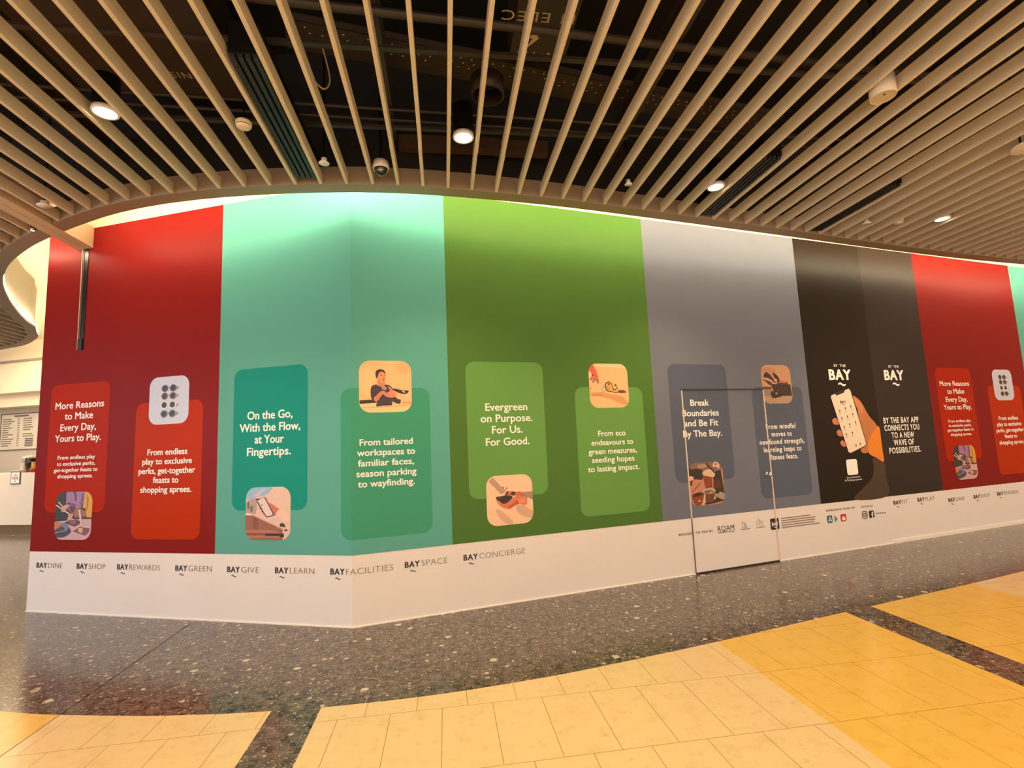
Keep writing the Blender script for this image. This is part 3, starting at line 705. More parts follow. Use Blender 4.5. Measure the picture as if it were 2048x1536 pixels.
# lettering on the white base
WL = 'wordmarks on the white base of the hoarding'
def wordmark(word, s0, sm, s1, zb, label):
    e = empty('vinyl_wordmark', W((s0+s1)/2, zb, 0.003), label, 'wordmark', WL)
    c = 0.052
    lettering('bold_letters', [('BAY', s0, sm-0.012, zb)], c, 0.003, m_ink, e, 0.027, 'bold black letters')
    lettering('thin_letters', [(word, sm+0.004, s1, zb)], c, 0.003, m_grey, e, -0.012, 'thin grey letters', spacing=1.05)
    a = s0 + (sm-s0)*0.31
    wall_part('wave_mark', wave(a, a+0.058, zb-0.036, 0.006, 0.009), 0.003, m_ink, e)
for a in (('DINE', -3.828, -3.666, -3.459, 0.461, 'black and grey wordmark ending DINE, first below the left red panel'),
          ('SHOP', -3.258, -3.098, -2.871, 0.461, 'black and grey wordmark ending SHOP, second below the left red panel'),
          ('REWARDS', -2.715, -2.558, -2.165, 0.462, 'black and grey wordmark ending REWARDS, third below the left red panel'),
          ('GREEN', -1.974, -1.818, -1.538, 0.463, 'black and grey wordmark ending GREEN on the white base'),
          ('GIVE', -1.354, -1.198, -0.991, 0.461, 'black and grey wordmark ending GIVE on the white base'),
          ('LEARN', -0.814, -0.657, -0.391, 0.462, 'black and grey wordmark ending LEARN on the white base'),
          ('FACILITIES', -0.222, -0.064, 0.365, 0.462, 'black and grey wordmark ending FACILITIES, bent round the wall corner'),
          ('SPACE', 0.472, 0.624, 0.88, 0.467, 'black and grey wordmark ending SPACE on the white base'),
          ('CONCIERGE', 1.039, 1.197, 1.684, 0.468, 'black and grey wordmark ending CONCIERGE below the green panel'),
          ('FIT', 7.171, 7.338, 7.466, 0.513, 'black and grey wordmark ending FIT below the black panel'),
          ('PLAY', 7.669, 7.827, 8.033, 0.515, 'black and grey wordmark ending PLAY below the black panel'),
          ('DINE', 8.332, 8.488, 8.703, 0.46, 'black and grey wordmark ending DINE below the right red panel'),
          ('SHOP', 8.916, 9.075, 9.303, 0.463, 'black and grey wordmark ending SHOP below the right red panel'),
          ('REWARDS', 9.487, 9.654, 10.025, 0.465, 'black and grey wordmark ending REWARDS below the right red panel')):
    wordmark(*a)

def small_sign(label, cat, s, z):
    return empty('vinyl_notice', W(s, z, 0.003), label, cat)
e = small_sign('small black line BROUGHT TO YOU BY on the white base at the door', 'notice', 3.8, 0.45)
lettering('letters', [('BROUGHT TO YOU BY', 3.572, 4.056, 0.448)], 0.026, 0.003, m_ink, e, 0.014, spacing=1.3)
e = small_sign('black serif-style RQAM mark low on the door', 'logo', 4.25, 0.44); e.name = 'vinyl_logo'
lettering('letters', [('RQAM', 4.130, 4.375, 0.443)], 0.062, 0.003, m_ink, e, -0.004)
wall_part('rule', [([(4.132, 0.424), (4.375, 0.424), (4.375, 0.434), (4.132, 0.434)], 0, 0)], 0.003, m_grey, e)
def outline(pts, t):
    out = []
    for a, b in zip(pts, pts[1:]):
        d = math.hypot(b[0]-a[0], b[1]-a[1]); nx, nz = -(b[1]-a[1])/d*t/2, (b[0]-a[0])/d*t/2
        out.append(([(a[0]+nx, a[1]+nz), (b[0]+nx, b[1]+nz), (b[0]-nx, b[1]-nz), (a[0]-nx, a[1]-nz)], 0, 0))
    return out
e = small_sign('fine grey line drawing of a slanted tower low on the door', 'logo', 4.53, 0.44); e.name = 'vinyl_logo'
wall_part('line_drawing', outline([(4.50, 0.45), (4.50, 0.525), (4.535, 0.505), (4.565, 0.475), (4.565, 0.45), (4.49, 0.45)], 0.005) + outline([(4.535, 0.505), (4.535, 0.45)], 0.005) + outline([(4.55, 0.49), (4.55, 0.45)], 0.004), 0.003, m_grey, e)
wall_part('rule', [([(4.47, 0.430), (4.61, 0.430), (4.61, 0.438), (4.47, 0.438)], 0, 0)], 0.003, m_grey, e)
e = small_sign('fine grey line drawing of twin arched towers beside the door edge', 'logo', 4.77, 0.44); e.name = 'vinyl_logo'
wall_part('line_drawing', outline([(4.725, 0.45), (4.725, 0.50), (4.755, 0.53), (4.765, 0.53), (4.765, 0.45)], 0.005) + outline([(4.765, 0.49), (4.79, 0.51), (4.815, 0.49), (4.815, 0.45)], 0.005) + outline([(4.785, 0.485), (4.785, 0.45)], 0.004), 0.003, m_grey, e)
wall_part('rule', [([(4.70, 0.430), (4.85, 0.430), (4.85, 0.438), (4.70, 0.438)], 0, 0)], 0.003, m_grey, e)
e = small_sign('black rounded square with white BAY letters across the door edge', 'logo', 5.0, 0.39); e.name = 'vinyl_logo'
wall_part('tile', [(rrect(4.938, 5.076, 0.385, 0.520, 0.016), 0, 0)], 0.003, m_ink, e)
lettering('letters', [('BAY', 4.955, 5.060, 0.432, 0, 0.04)], 0.042, 0.006, m_text, e, 0.04, 'white letters', extra=wave(4.988, 5.028, 0.412, 0.005, 0.009))
e = small_sign('block of tiny print right of the door on the white base', 'notice', 5.4, 0.39)
wall_part('lines_of_print', [([(5.115, z), (5.115+wd, z), (5.115+wd, z+0.012), (5.115, z+0.012)], 0, 0) for z, wd in ((0.502, 0.50), (0.474, 0.58), (0.446, 0.57), (0.418, 0.55), (0.390, 0.64))], 0.003, m_grey, e)
e = small_sign('tiny line of capitals above three app icons, below the black panel', 'notice', 6.15, 0.527)
lettering('letters', [('DOWNLOAD BY THE BAY APP', 5.890, 6.417, 0.526)], 0.024, 0.003, m_ink, e, 0.006, spacing=1.25)
def icon(label, s0, s1, z0, z1, col, draw, dcol, tile=True):
    e = empty('app_icon', W((s0+s1)/2, z0, 0.003), label, 'icon', 'icons on the white base')
    if tile: wall_part('tile', [(rrect(s0, s1, z0, z1, 0.018), 0, 0)], 0.003, mat('icon_%02x%02x%02x' % col, col, 0.5), e)
    wall_part('symbol', draw, 0.005, dcol, e)
    return e
icon('blue-grey rounded icon with a white A-shaped mark, first of the row', 5.894, 5.986, 0.378, 0.473, (52, 104, 128),
     outline([(5.915, 0.395), (5.944, 0.455), (5.968, 0.395)], 0.010) + outline([(5.912, 0.412), (5.970, 0.412)], 0.009), m_text)
icon('green and blue play triangle between the two rounded icons', 6.026, 6.082, 0.377, 0.467, (90, 160, 150),
     [([(6.026, 0.377), (6.080, 0.422), (6.026, 0.467)], 0, 0)], mat('icon_teal', (84, 150, 146), 0.5), tile=False)
icon('red rounded icon with a white flower mark, third of the row', 6.136, 6.237, 0.377, 0.472, (214, 52, 66),
     [(ell(6.186, 0.418, 0.020, 0.026, 14), 0, 0), (ell(6.168, 0.410, 0.012, 0.020, 12), 0, 0), (ell(6.205, 0.410, 0.012, 0.020, 12), 0, 0)], m_text)
e = small_sign('tiny FOLLOW US line above two social icons, below the black panel', 'notice', 6.64, 0.523)
lettering('letters', [('FOLLOW US', 6.531, 6.751, 0.523)], 0.022, 0.003, m_ink, e, 0.006, spacing=1.25)
sq = rrect(6.540, 6.628, 0.380, 0.470, 0.022)
icon('black outlined camera-shaped icon, left of the f icon', 6.534, 6.634, 0.376, 0.473, (20, 18, 18),
     outline(sq + [sq[0]], 0.010) + outline([(6.584 + 0.022*math.cos(t*PI/8), 0.425 + 0.022*math.sin(t*PI/8)) for t in range(17)], 0.009) + [(ell(6.610, 0.452, 0.005, 0.005, 8), 0, 0)], m_ink, tile=False)
icon('black rounded icon with a white letter f', 6.668, 6.766, 0.375, 0.472, (22, 20, 20),
     [([(6.715, 0.375), (6.732, 0.375), (6.732, 0.447), (6.715, 0.447)], 0, 0), ([(6.703, 0.412), (6.746, 0.412), (6.746, 0.426), (6.703, 0.426)], 0, 0), ([(6.722, 0.440), (6.750, 0.440), (6.750, 0.455), (6.722, 0.455)], 0, 0)], m_text)
e = small_sign('tiny account name right of the f icon', 'notice', 6.9, 0.413)
lettering('letters', [('bythebay.sg', 6.795, 6.995, 0.416)], 0.022, 0.003, m_ink, e, 0.0)

# flush door in the blue-grey panel
bm = bmesh.new()
D0, D1, DZ = 3.766, 5.028, 2.128
def strip(s0, s1, z0, z1, t, mi=0):
    p = [W(s, z, o) for s in (s0, s1) for o in (0.0, t) for z in (z0, z1)]
    v = [bm.verts.new(q) for q in p]
    for q in ((0,1,5,4),(2,6,7,3),(0,2,3,1),(4,5,7,6),(1,3,7,5),(0,4,6,2)):
        bm.faces.new([v[i] for i in q]).material_index = mi
strip(D0-0.007, D0+0.007, 0.63, DZ, 0.012)
strip(D0-0.003, D0+0.003, 0.0, 0.63, 0.012, 2)
strip(D1-0.008, D1+0.006, 0.0, DZ, 0.012)
strip(D0-0.007, D1, DZ, DZ+0.014, 0.012, 1)
strip(D0, D1, 0.0, 0.017, 0.0115, 1)
bmesh.ops.recalc_face_normals(bm, faces=bm.faces)
door = structure('door_1', bm, [m_edge, m_dark, mat('shadow_gap', (110, 80, 58), 0.8)])
door['label'] = 'flush hoarding door outlined by its pale board edges and dark gaps'
bm = bmesh.new()
lathe(bm, [(0, 0), (0.030, 0), (0.031, 0.006), (0.013, 0.010), (0.012, 0.030), (0.022, 0.036), (0.028, 0.050), (0.024, 0.064), (0.012, 0.070), (0, 0.071)], n=24)
bm.transform(Matrix.Translation(W(4.955, 1.066, 0.009)) @ Matrix.Rotation(AR, 4, 'Z') @ Matrix.Rotation(PI/2, 4, 'X'))
k = link('door_knob', bm, m_chrome, door, True); k['label'] = 'round polished metal knob'

# ------------------------------------------------------------------ curved soffit band, its LED strip, plenum and cove
Z_S = 4.0
OUT = catmull([(-11.6, 13.4), (-10.2, 12.5), (-9.34, 11.907), (-8.514, 11.427), (-7.792, 10.738), (-7.50, 10.30), (-7.246, 9.916), (-7.008, 9.371), (-6.503, 8.448), (-6.061, 7.736), (-5.797, 7.359), (-5.552, 7.055), (-5.127, 6.596), (-4.571, 6.112), (-4.12, 5.785), (-3.88, 5.630), (-3.528, 5.413), (-3.24, 5.250), (-2.911, 5.096), (-2.531, 4.957), (-2.10, 4.840), (-1.590, 4.744), (-1.102, 4.684), (-0.60, 4.656), (0.044, 4.688), (1.135, 4.838), (2.215, 5.059), (3.339, 5.305), (4.378, 5.533), (5.379, 5.762), (6.498, 6.0), (7.781, 6.246), (8.972, 6.437), (11.0, 6.75)], sub=5)
INN = []
for i, p in enumerate(OUT):
    a, b = OUT[max(0, i-1)], OUT[min(len(OUT)-1, i+1)]
    d = Vector((b[0]-a[0], b[1]-a[1])).normalized()
    INN.append((p[0] + d.y*0.152, p[1] - d.x*0.152))
def inn_v(u):
    for a, b in zip(INN, INN[1:]):
        if a[0] <= u <= b[0]: return a[1] + (b[1]-a[1])*(u-a[0])/(b[0]-a[0])
    return None
bm = bmesh.new(); rows = []
for (ou, ov), (iu, iv) in zip(OUT, INN):
    rows.append([bm.verts.new(p) for p in ((iu, iv, Z_S), (ou, ov, Z_S), (ou, ov, Z_S+0.10), (iu, iv, Z_S+0.17))])
for a, b in zip(rows, rows[1:]):
    for k in range(4): bm.faces.new((a[k], b[k], b[(k+1)%4], a[(k+1)%4]))
bm.faces.new(rows[0]); bm.faces.new(rows[-1][::-1])
bmesh.ops.recalc_face_normals(bm, faces=bm.faces)
structure('trim_1', bm, m_fascia)['label'] = 'curved taupe soffit band along the edge of the slatted ceiling'
# light strip on the band's outer edge, washing the top of the wall
bm = bmesh.new(); rows = []
for i, p in enumerate(OUT):
    a, b = OUT[max(0, i-1)], OUT[min(len(OUT)-1, i+1)]
    d = Vector((b[0]-a[0], b[1]-a[1])).normalized(); nx, ny = -d.y, d.x
    rows.append([bm.verts.new(q) for q in ((p[0]+nx*0.001, p[1]+ny*0.001, Z_S+0.050), (p[0]+nx*0.008, p[1]+ny*0.008, Z_S+0.050), (p[0]+nx*0.008, p[1]+ny*0.008, Z_S+0.062), (p[0]+nx*0.001, p[1]+ny*0.001, Z_S+0.062))])
def led_faces():
    for a, b in zip(rows, rows[1:]):
        if -4.2 < max(a[0].co.x, b[0].co.x) and min(a[0].co.x, b[0].co.x) < -3.84: continue     # interrupted at the beam
        for k in range(4): bm.faces.new((a[k], b[k], b[(k+1)%4], a[(k+1)%4]))
led_faces()
rows = []
for (ou, ov), (iu, iv) in zip(OUT, INN):
    c = [(ou+(iu-ou)*t, ov+(iv-ov)*t) for t in (0.14, 0.24)]
    rows.append([bm.verts.new(q) for q in ((*c[0], Z_S+0.118), (*c[1], Z_S+0.124), (*c[1], Z_S+0.132), (*c[0], Z_S+0.126))])
led_faces()
bmesh.ops.delete(bm, geom=[v for v in bm.verts if not v.link_faces], context='VERTS')
bmesh.ops.recalc_face_normals(bm, faces=bm.faces)
tag(link('led_strip', bm, m_led), 'glowing light strip behind the curved soffit band washing the wall top', 'light strip')
# black plenum round and above the slats
bm = bmesh.new()
for a, b in zip(INN, INN[1:]):
    v = [bm.verts.new(p) for p in ((a[0], a[1], Z_S+0.17), (b[0], b[1], Z_S+0.17), (b[0], b[1], 5.3), (a[0], a[1], 5.3))]
    if -4.2 < max(a[0], b[0]) and min(a[0], b[0]) < -3.84:
        v[0].co.z = v[1].co.z = Z_S+0.245          # the beam passes under
    bm.faces.new(v)
structure('wall_plenum', bm, m_black)
bm = bmesh.new()
pts = [(-11.6, -6.0)] + [(p[0], p[1]) for p in INN] + [(11.2, -6.0)]
bm.faces.new([bm.verts.new((p[0], p[1], 5.3)) for p in pts])
bmesh.ops.triangulate(bm, faces=bm.faces)
structure('ceiling', bm, m_black)
bm = bmesh.new()
for i in range(len(OUT)-1):
    a, b = OUT[i], OUT[i+1]; ia, ib = INN[i], INN[i+1]
    bm.faces.new([bm.verts.new(p) for p in ((ia[0], ia[1], 4.9), (ib[0], ib[1], 4.9), (b[0], 24, 4.9), (a[0], 24, 4.9))])
bm.faces.new([bm.verts.new(p) for p in ((-24, 11, 4.9), (-11.6, 11, 4.9), (-11.6, 24, 4.9), (-24, 24, 4.9))])
structure('ceiling_cove', bm, m_cream)
bm = bmesh.new()
for i in range(len(OUT)-1):
    q = []
    for k in (i, i+1):
        (ou, ov), (iu, iv) = OUT[k], INN[k]
        q.append((ou*0.6+iu*0.4, ov*0.6+iv*0.4))
    zb = Z_S+0.245 if -4.2 < max(q[0][0], q[1][0]) and min(q[0][0], q[1][0]) < -3.84 else Z_S+0.10
    bm.faces.new([bm.verts.new(p) for p in ((q[0][0], q[0][1], zb), (q[1][0], q[1][1], zb), (q[1][0], q[1][1], 4.9), (q[0][0], q[0][1], 4.9))])
structure('wall_cove', bm, m_cream)

# ------------------------------------------------------------------ ceiling slats
PITCH = 0.2294
ORD = ['', 'first', 'second', 'third', 'fourth', 'fifth', 'sixth', 'seventh', 'eighth', 'ninth', 'tenth', 'eleventh', 'twelfth', 'thirteenth', 'fourteenth', 'fifteenth', 'sixteenth', 'seventeenth', 'eighteenth', 'nineteenth', 'twentieth']
def ordinal(n):
    if n <= 20: return ORD[n]
    t, o = divmod(n, 10); tens = {2: 'twent', 3: 'thirt', 4: 'fort', 5: 'fift'}[t]
    return tens + 'ieth' if o == 0 else tens + 'y-' + ORD[o]
U0 = -0.5952                      # the slat just left of the dome camera
def slat_mesh(u, n):
    ve = inn_v(u)
    bm = bmesh.new(); wd = 0.0135; rnd = random.Random(n*13+5)
    j = ve - 0.62; d = rnd.uniform(-0.004, 0.004)
    box(bm, u-wd, u+wd, -4.5, j, Z_S+0.004, Z_S+0.104)
    box(bm, u-wd+d, u+wd+d, j+0.004, ve-0.002, Z_S+0.004, Z_S+0.104)
    return bm
for n in range(-44, 42):
    u = U0 + n*PITCH
    if inn_v(u) is None or u < -10.2 or u > 9.4: continue
    if -4.21 < u < -3.84: continue
    if n <= 0:
        k = 1 - n
        lab = 'tan timber ceiling slat, %s to the left of the dome camera' % ordinal(k)
    else:
        lab = 'tan timber ceiling slat, %s to the right of the dome camera' % ordinal(n)
    o = link('ceiling_batten', slat_mesh(u, n), m_slat)
    tag(o, lab, 'ceiling slat', 'tan slats of the ceiling')

# timber beam casing running to the wall and the shutter rail under it
e = empty('timber_beam', (-4.02, 3.0, Z_S), 'pale boxed timber beam crossing the slats to the red wall', 'beam')
bm = bmesh.new()
ub0, ub1 = -4.125, -3.915
for (a, b, z0, z1) in ((ub0, ub0+0.10, Z_S-0.004, Z_S+0.235), (ub0+0.106, ub1, Z_S-0.004, Z_S+0.235)):
    def wv(u): return KY + (u-KX)*math.tan(AL) - 0.003
    v = [bm.verts.new(p) for p in ((a, -4.5, z0), (b, -4.5, z0), (b, wv(b), z0), (a, wv(a), z0), (a, -4.5, z1), (b, -4.5, z1), (b, wv(b), z1), (a, wv(a), z1))]
    for q in ((3,2,1,0),(4,5,6,7),(0,1,5,4),(1,2,6,5),(2,3,7,6),(3,0,4,7)): bm.faces.new([v[i] for i in q])
link('casing', bm, m_beam, e)
bm = bmesh.new(); box(bm, ub0+0.10, ub0+0.106, -4.5, 6.05, Z_S+0.012, Z_S+0.2)
link('slot', bm, m_dark, e)
e = empty('shutter_guide_rail', W(-3.39, 2.82, 0), 'upright steel guide rail let into the red panel below the beam', 'rail')
def rail(name, s0, s1, z0, z1, o0, o1, m):
    b_ = bmesh.new()
    p = [W(s, z, o) for s in (s0, s1) for o in (o0, o1) for z in (z0, z1)]
    v = [b_.verts.new(q) for q in p]
    for q in ((0,1,5,4),(2,6,7,3),(0,2,3,1),(4,5,7,6),(1,3,7,5),(0,4,6,2)): b_.faces.new([v[i] for i in q])
    bmesh.ops.recalc_face_normals(b_, faces=b_.faces)
    return link(name, b_, m, e)
rail('flange', -3.419, -3.409, 2.822, 3.995, 0.003, 0.014, mat('rail_flange', (206, 170, 150), 0.5))
rail('web', -3.409, -3.385, 2.822, 3.995, 0.003, 0.010, mat('worn_rail_steel', (92, 78, 62), 0.45, 0.6, noise=0.3, scale=20))
rail('channel', -3.385, -3.330, 2.822, 3.995, 0.003, 0.007, m_dark)
rail('end_stop', -3.409, -3.345, 2.822, 2.95, 0.010, 0.016, m_dark)

# ------------------------------------------------------------------ fittings among the slats
def downlight(u, v, label):
    e = empty('downlight', (u, v, Z_S+0.02), label, 'ceiling light', 'downlights between the slats')
    bm = bmesh.new()
    lathe(bm, [(0.070, 0.0), (0.082, 0.0), (0.084, 0.006), (0.082, 0.030), (0.080, 0.030), (0.080, 0.004), (0.070, 0.004)], (u, v, Z_S+0.02), 36)
    link('ring', bm, m_whiteplastic, e, True)
    bm = bmesh.new(); lathe(bm, [(0.080, 0.030), (0.080, 0.27), (0.0, 0.27)], (u, v, Z_S+0.02), 36)
    link('housing', bm, m_dark, e, True)
    bm = bmesh.new(); lathe(bm, [(0.0, 0.020), (0.055, 0.014), (0.070, 0.010)], (u, v, Z_S+0.02), 36)
    link('lamp_face', bm, m_lamp, e, True)
    spot('downlight_lamp', u, v, Z_S+0.004, LAMP_W)
downlight(-2.313, 3.646, 'round white lit downlight over the left red panel')
downlight(0.209, 3.772, 'round white lit downlight in front of the teal panel, nearest the middle')
downlight(2.728, 4.425, 'round white lit downlight in front of the blue-grey panel')
downlight(5.946, 5.012, 'round white lit downlight at the right, above the right red panel')
def detector(u, v, z, label):
    e = empty('smoke_detector', (u, v, z), label, 'smoke detector', 'smoke detectors between the slats')
    bm = bmesh.new(); lathe(bm, [(0, 0), (0.030, 0.001), (0.046, 0.008), (0.052, 0.018)], (u, v, z), 32); link('cap', bm, m_plastic, e, True)
    bm = bmesh.new(); lathe(bm, [(0.050, 0.018), (0.050, 0.024)], (u, v, z), 32); link('slot_ring', bm, m_dark, e, True)
    bm = bmesh.new(); lathe(bm, [(0.050, 0.024), (0.056, 0.024), (0.057, 0.050), (0.050, 0.058), (0, 0.058)], (u, v, z), 32); link('base', bm, m_plastic, e, True)
    bm = bmesh.new(); tube(bm, [(u, v, z+0.05), (u, v, 5.3)], 0.008); link('rod', bm, m_dark, e)
detector(-1.425, 3.729, Z_S+0.0, 'cream round smoke detector between slats at upper left')
detector(5.469, 5.127, Z_S+0.01, 'cream round smoke detector at the right, near the farthest lit downlight')
def sprinkler(u, v, z, r, label):
    e = empty('sprinkler', (u, v, z), label, 'sprinkler', 'ceiling sprinklers')
    bm = bmesh.new(); lathe(bm, [(0, 0), (r, 0), (r, 0.004), (r*0.5, 0.012), (0, 0.012)], (u, v, z), 28); link('plate', bm, m_whiteplastic, e, True)
    bm = bmesh.new(); lathe(bm, [(r*0.55, 0.010), (r*0.55, 0.045), (r*0.4, 0.05), (0, 0.05)], (u, v, z), 20); link('cup', bm, m_whiteplastic, e, True)
    bm = bmesh.new(); tube(bm, [(u, v, z+0.05), (u, v, 5.3)], 0.010); link('drop_pipe', bm, m_dark, e)
sprinkler(-0.950, 4.175, Z_S, 0.043, 'white disc sprinkler left of the dome camera')
sprinkler(1.805, 4.377, Z_S, 0.036, 'white disc sprinkler above the green panel')
sprinkler(5.030, 5.117, Z_S, 0.050, 'white disc sprinkler left of the right-hand smoke detector')
sprinkler(-3.698, 5.070, Z_S, 0.058, 'white disc sprinkler beside the boxed beam at the far left')

u, v = -0.492, 4.267
e = empty('dome_camera', (u, v, Z_S-0.03), 'white dome security camera hung between slats above the teal panel', 'camera')
bm = bmesh.new(); lathe(bm, [(0.058, 0.045), (0.066, 0.046), (0.070, 0.055), (0.070, 0.085), (0.066, 0.092), (0.064, 0.115), (0, 0.115)], (u, v, Z_S-0.03), 40); link('housing', bm, m_whiteplastic, e, True)
bm = bmesh.new(); lathe(bm, [(0.050, 0.040), (0.060, 0.045), (0.063, 0.050)], (u, v, Z_S-0.03), 40); link('trim_ring', bm, m_dark, e, True)
bm = bmesh.new(); lathe(bm, [(0, -0.012), (0.020, -0.009), (0.036, 0.002), (0.047, 0.020), (0.052, 0.043)], (u, v, Z_S-0.03), 40); link('dome', bm, m_glass, e, True)
bm = bmesh.new(); lathe(bm, [(0.018, 0.0), (0.018, -0.004), (0, -0.004)], (0, 0, 0), 20)
bm.transform(Matrix.Translation((u+0.004, v-0.048, Z_S-0.018)) @ Matrix.Rotation(math.radians(-52), 4, 'X')); link('lens', bm, m_steel, e, True)
bm = bmesh.new(); tube(bm, [(u, v, Z_S+0.08), (u, v, 5.3)], 0.015); link('stem', bm, m_dark, e)

u, v = 3.205, 2.99
e = empty('round_speaker', (u, v, Z_S-0.03), 'cream drum-shaped ceiling speaker hung between slats at upper right', 'speaker')
bm = bmesh.new(); lathe(bm, [(0.076, 0.004), (0.080, 0.0), (0.083, 0.004), (0.083, 0.15), (0, 0.15)], (u, v, Z_S-0.04), 36); link('drum', bm, m_plastic, e, True)
bm = bmesh.new(); lathe(bm, [(0, 0.002), (0.076, 0.004)], (u, v, Z_S-0.04), 36)
link('grille', bm, mat('speaker_grille', (214, 198, 176), 0.6, noise=0.15, scale=300), e, True)
bm = bmesh.new(); lathe(bm, [(0, -0.001), (0.007, -0.001), (0.007, 0.003)], (u-0.02, v-0.03, Z_S-0.04), 12); link('logo_dot', bm, m_dark, e)
bm = bmesh.new(); tube(bm, [(u, v, Z_S+0.1), (u, v, 5.3)], 0.012); link('stem', bm, m_dark, e)
u, v = 5.14, 3.50
e = empty('round_speaker', (u, v, Z_S-0.02), 'cream flat round ceiling speaker cut by the right edge', 'speaker')
bm = bmesh.new(); lathe(bm, [(0, 0.0), (0.115, 0.0), (0.130, 0.006), (0.135, 0.016), (0.130, 0.028), (0, 0.03)], (u, v, Z_S-0.036), 40); link('disc', bm, m_plastic, e, True)
bm = bmesh.new(); tube(bm, [(u+0.0, v, Z_S-0.008), (u, v, Z_S+0.0)], 0.010); tube(bm, [(u-0.095, v, Z_S-0.008), (u-0.095, v, 5.3)], 0.008); link('stem', bm, m_dark, e)

def diffuser(u0, u1, v0, v1, label):
    e = empty('linear_diffuser', ((u0+u1)/2, (v0+v1)/2, Z_S+0.012), label, 'air vent', 'black slot air vents between slats')
    bm = bmesh.new(); box(bm, u0, u1, v0, v1, Z_S+0.045, Z_S+0.25); link('plenum_box', bm, m_dark, e)
    wd = (u1-u0)
    for k in range(4):
        bm = bmesh.new(); c = u0 + wd*(k+0.5)/4
        box(bm, c-wd*0.075, c+wd*0.075, v0+0.01, v1-0.01, Z_S+0.018, Z_S+0.045)
        link('slot_blade', bm, mat('diffuser_blade', (40, 40, 42), 0.45), e)
diffuser(-1.255, -1.075, 3.02, inn_v(-1.16)-0.06, 'black slot air vent between slats at upper left, near the cream smoke detector')
diffuser(2.885, 3.055, 3.88, inn_v(2.97)-0.03, 'black slot air vent beside the downlight before the blue-grey panel')
diffuser(4.49, 4.66, 4.27, inn_v(4.57)-0.03, 'black slot air vent above the black app panel')
u, v = -4.19, 5.62
e = empty('spot_lamp', (u, v, Z_S), 'tiny bright spot lamp at the soffit edge beside the boxed beam', 'ceiling light')
bm = bmesh.new(); lathe(bm, [(0.018, 0.0), (0.020, 0.0), (0.020, 0.05), (0, 0.05)], (u, v, Z_S-0.012), 16); link('housing', bm, m_steel, e, True)
bm = bmesh.new(); lathe(bm, [(0, 0.003), (0.018, 0.003)], (u, v, Z_S-0.012), 16); link('lamp_face', bm, m_lamp, e, True)

# ------------------------------------------------------------------ services in the black void above the slats
def single(name, bm, m, label, cat, group=None, smooth=False):
    return tag(link(name, bm, m, None, smooth), label, cat, group)
for k, (v, lab) in enumerate(((4.07, 'nearest the soffit band'), (3.20, 'second from the soffit band'), (2.35, 'third from the soffit band'), (1.5, 'fourth from the soffit band'))):
    bm = bmesh.new()
    x0, x1 = (-2.9, 1.7) if k == 0 else (-8, 8.5)
    box(bm, x0, x1, v-0.012, v+0.012, Z_S+0.275, Z_S+0.30); box(bm, x0, x1, v-0.02, v+0.02, Z_S+0.27, Z_S+0.275)
    single('carrier_rail', bm, m_darkpipe, 'thin dark carrier rail above the slats, ' + lab, 'rail', 'carrier rails above the slats')
e = empty('air_duct', (0.74, 1.4, 4.6), 'dark rectangular duct with upside-down white stencilled letters, top centre', 'duct')
bm = bmesh.new(); box(bm, 0.58, 1.02, -2.0, 3.62, 4.6, 5.0)
for v in (0.4, 1.6, 2.8): box(bm, 0.56, 1.04, v, v+0.03, 4.585, 5.015)
link('casing', bm, m_duct, e)
bm = bmesh.new()
for t, uc, vc, sz in (('ELEC', 0.72, 2.93, 0.16), ('N ELEC', 0.74, 3.16, 0.15), ('N-TN', 0.79, 3.52, 0.12)):
    vv, ff = glyphs(t, 0.0, 1.15)
    a0, a1 = min(p[0] for p in vv), max(p[0] for p in vv); k = sz
    # seen from below, upside down to the camera
    vs = [bm.verts.new((uc - (p[0]-(a0+a1)/2)*k, vc + p[1]*k*0.8, 4.597)) for p in vv]
    for q in ff:
        try: bm.faces.new([vs[i] for i in q])
        except ValueError: pass
for pts in ([(0.72, 3.28), (0.78, 3.28), (0.73, 3.38), (0.755, 3.38), (0.66, 3.50), (0.70, 3.39), (0.675, 3.39)],):
    bm.faces.new([bm.verts.new((p[0]+0.03, p[1], 4.597)) for p in pts])
o = link('stencil', bm, m_stencil, e); o['label'] = 'worn white stencilled letters and bolt'
e = empty('air_duct', (-3.0, 2.0, 4.5), 'dark duct with a pale NISH stencil, above the left slats', 'duct')
bm = bmesh.new(); box(bm, -2.9, -1.55, 2.9, 4.3, 4.65, 4.98); link('casing', bm, m_duct, e)
bm = bmesh.new(); vv, ff = glyphs('NISH', 0.0, 1.15); vs = [bm.verts.new((-1.95 - p[0]*0.10, 4.02 + p[1]*0.10, 4.647)) for p in vv]
for q in ff: bm.faces.new([vs[i] for i in q])
link('stencil', bm, m_stencil, e)
bm = bmesh.new(); lathe(bm, [(0.115, 0), (0.13, 0), (0.13, 0.14), (0.115, 0.14), (0.115, 0)], (0.40, 3.62, 4.28), 32)
single('duct_collar', bm, m_darkpipe, 'dark round duct collar above the middle downlight', 'duct', smooth=True)
e = empty('cable_tray', (0.6, 3.95, 4.7), 'dark perforated cable tray slanting over the middle slats', 'cable tray')
a, b = Vector((-1.1, 3.62, 4.7)), Vector((3.4, 4.42, 4.7)); d = (b-a).normalized(); nrm = Vector((-d.y, d.x, 0))
bm = bmesh.new()
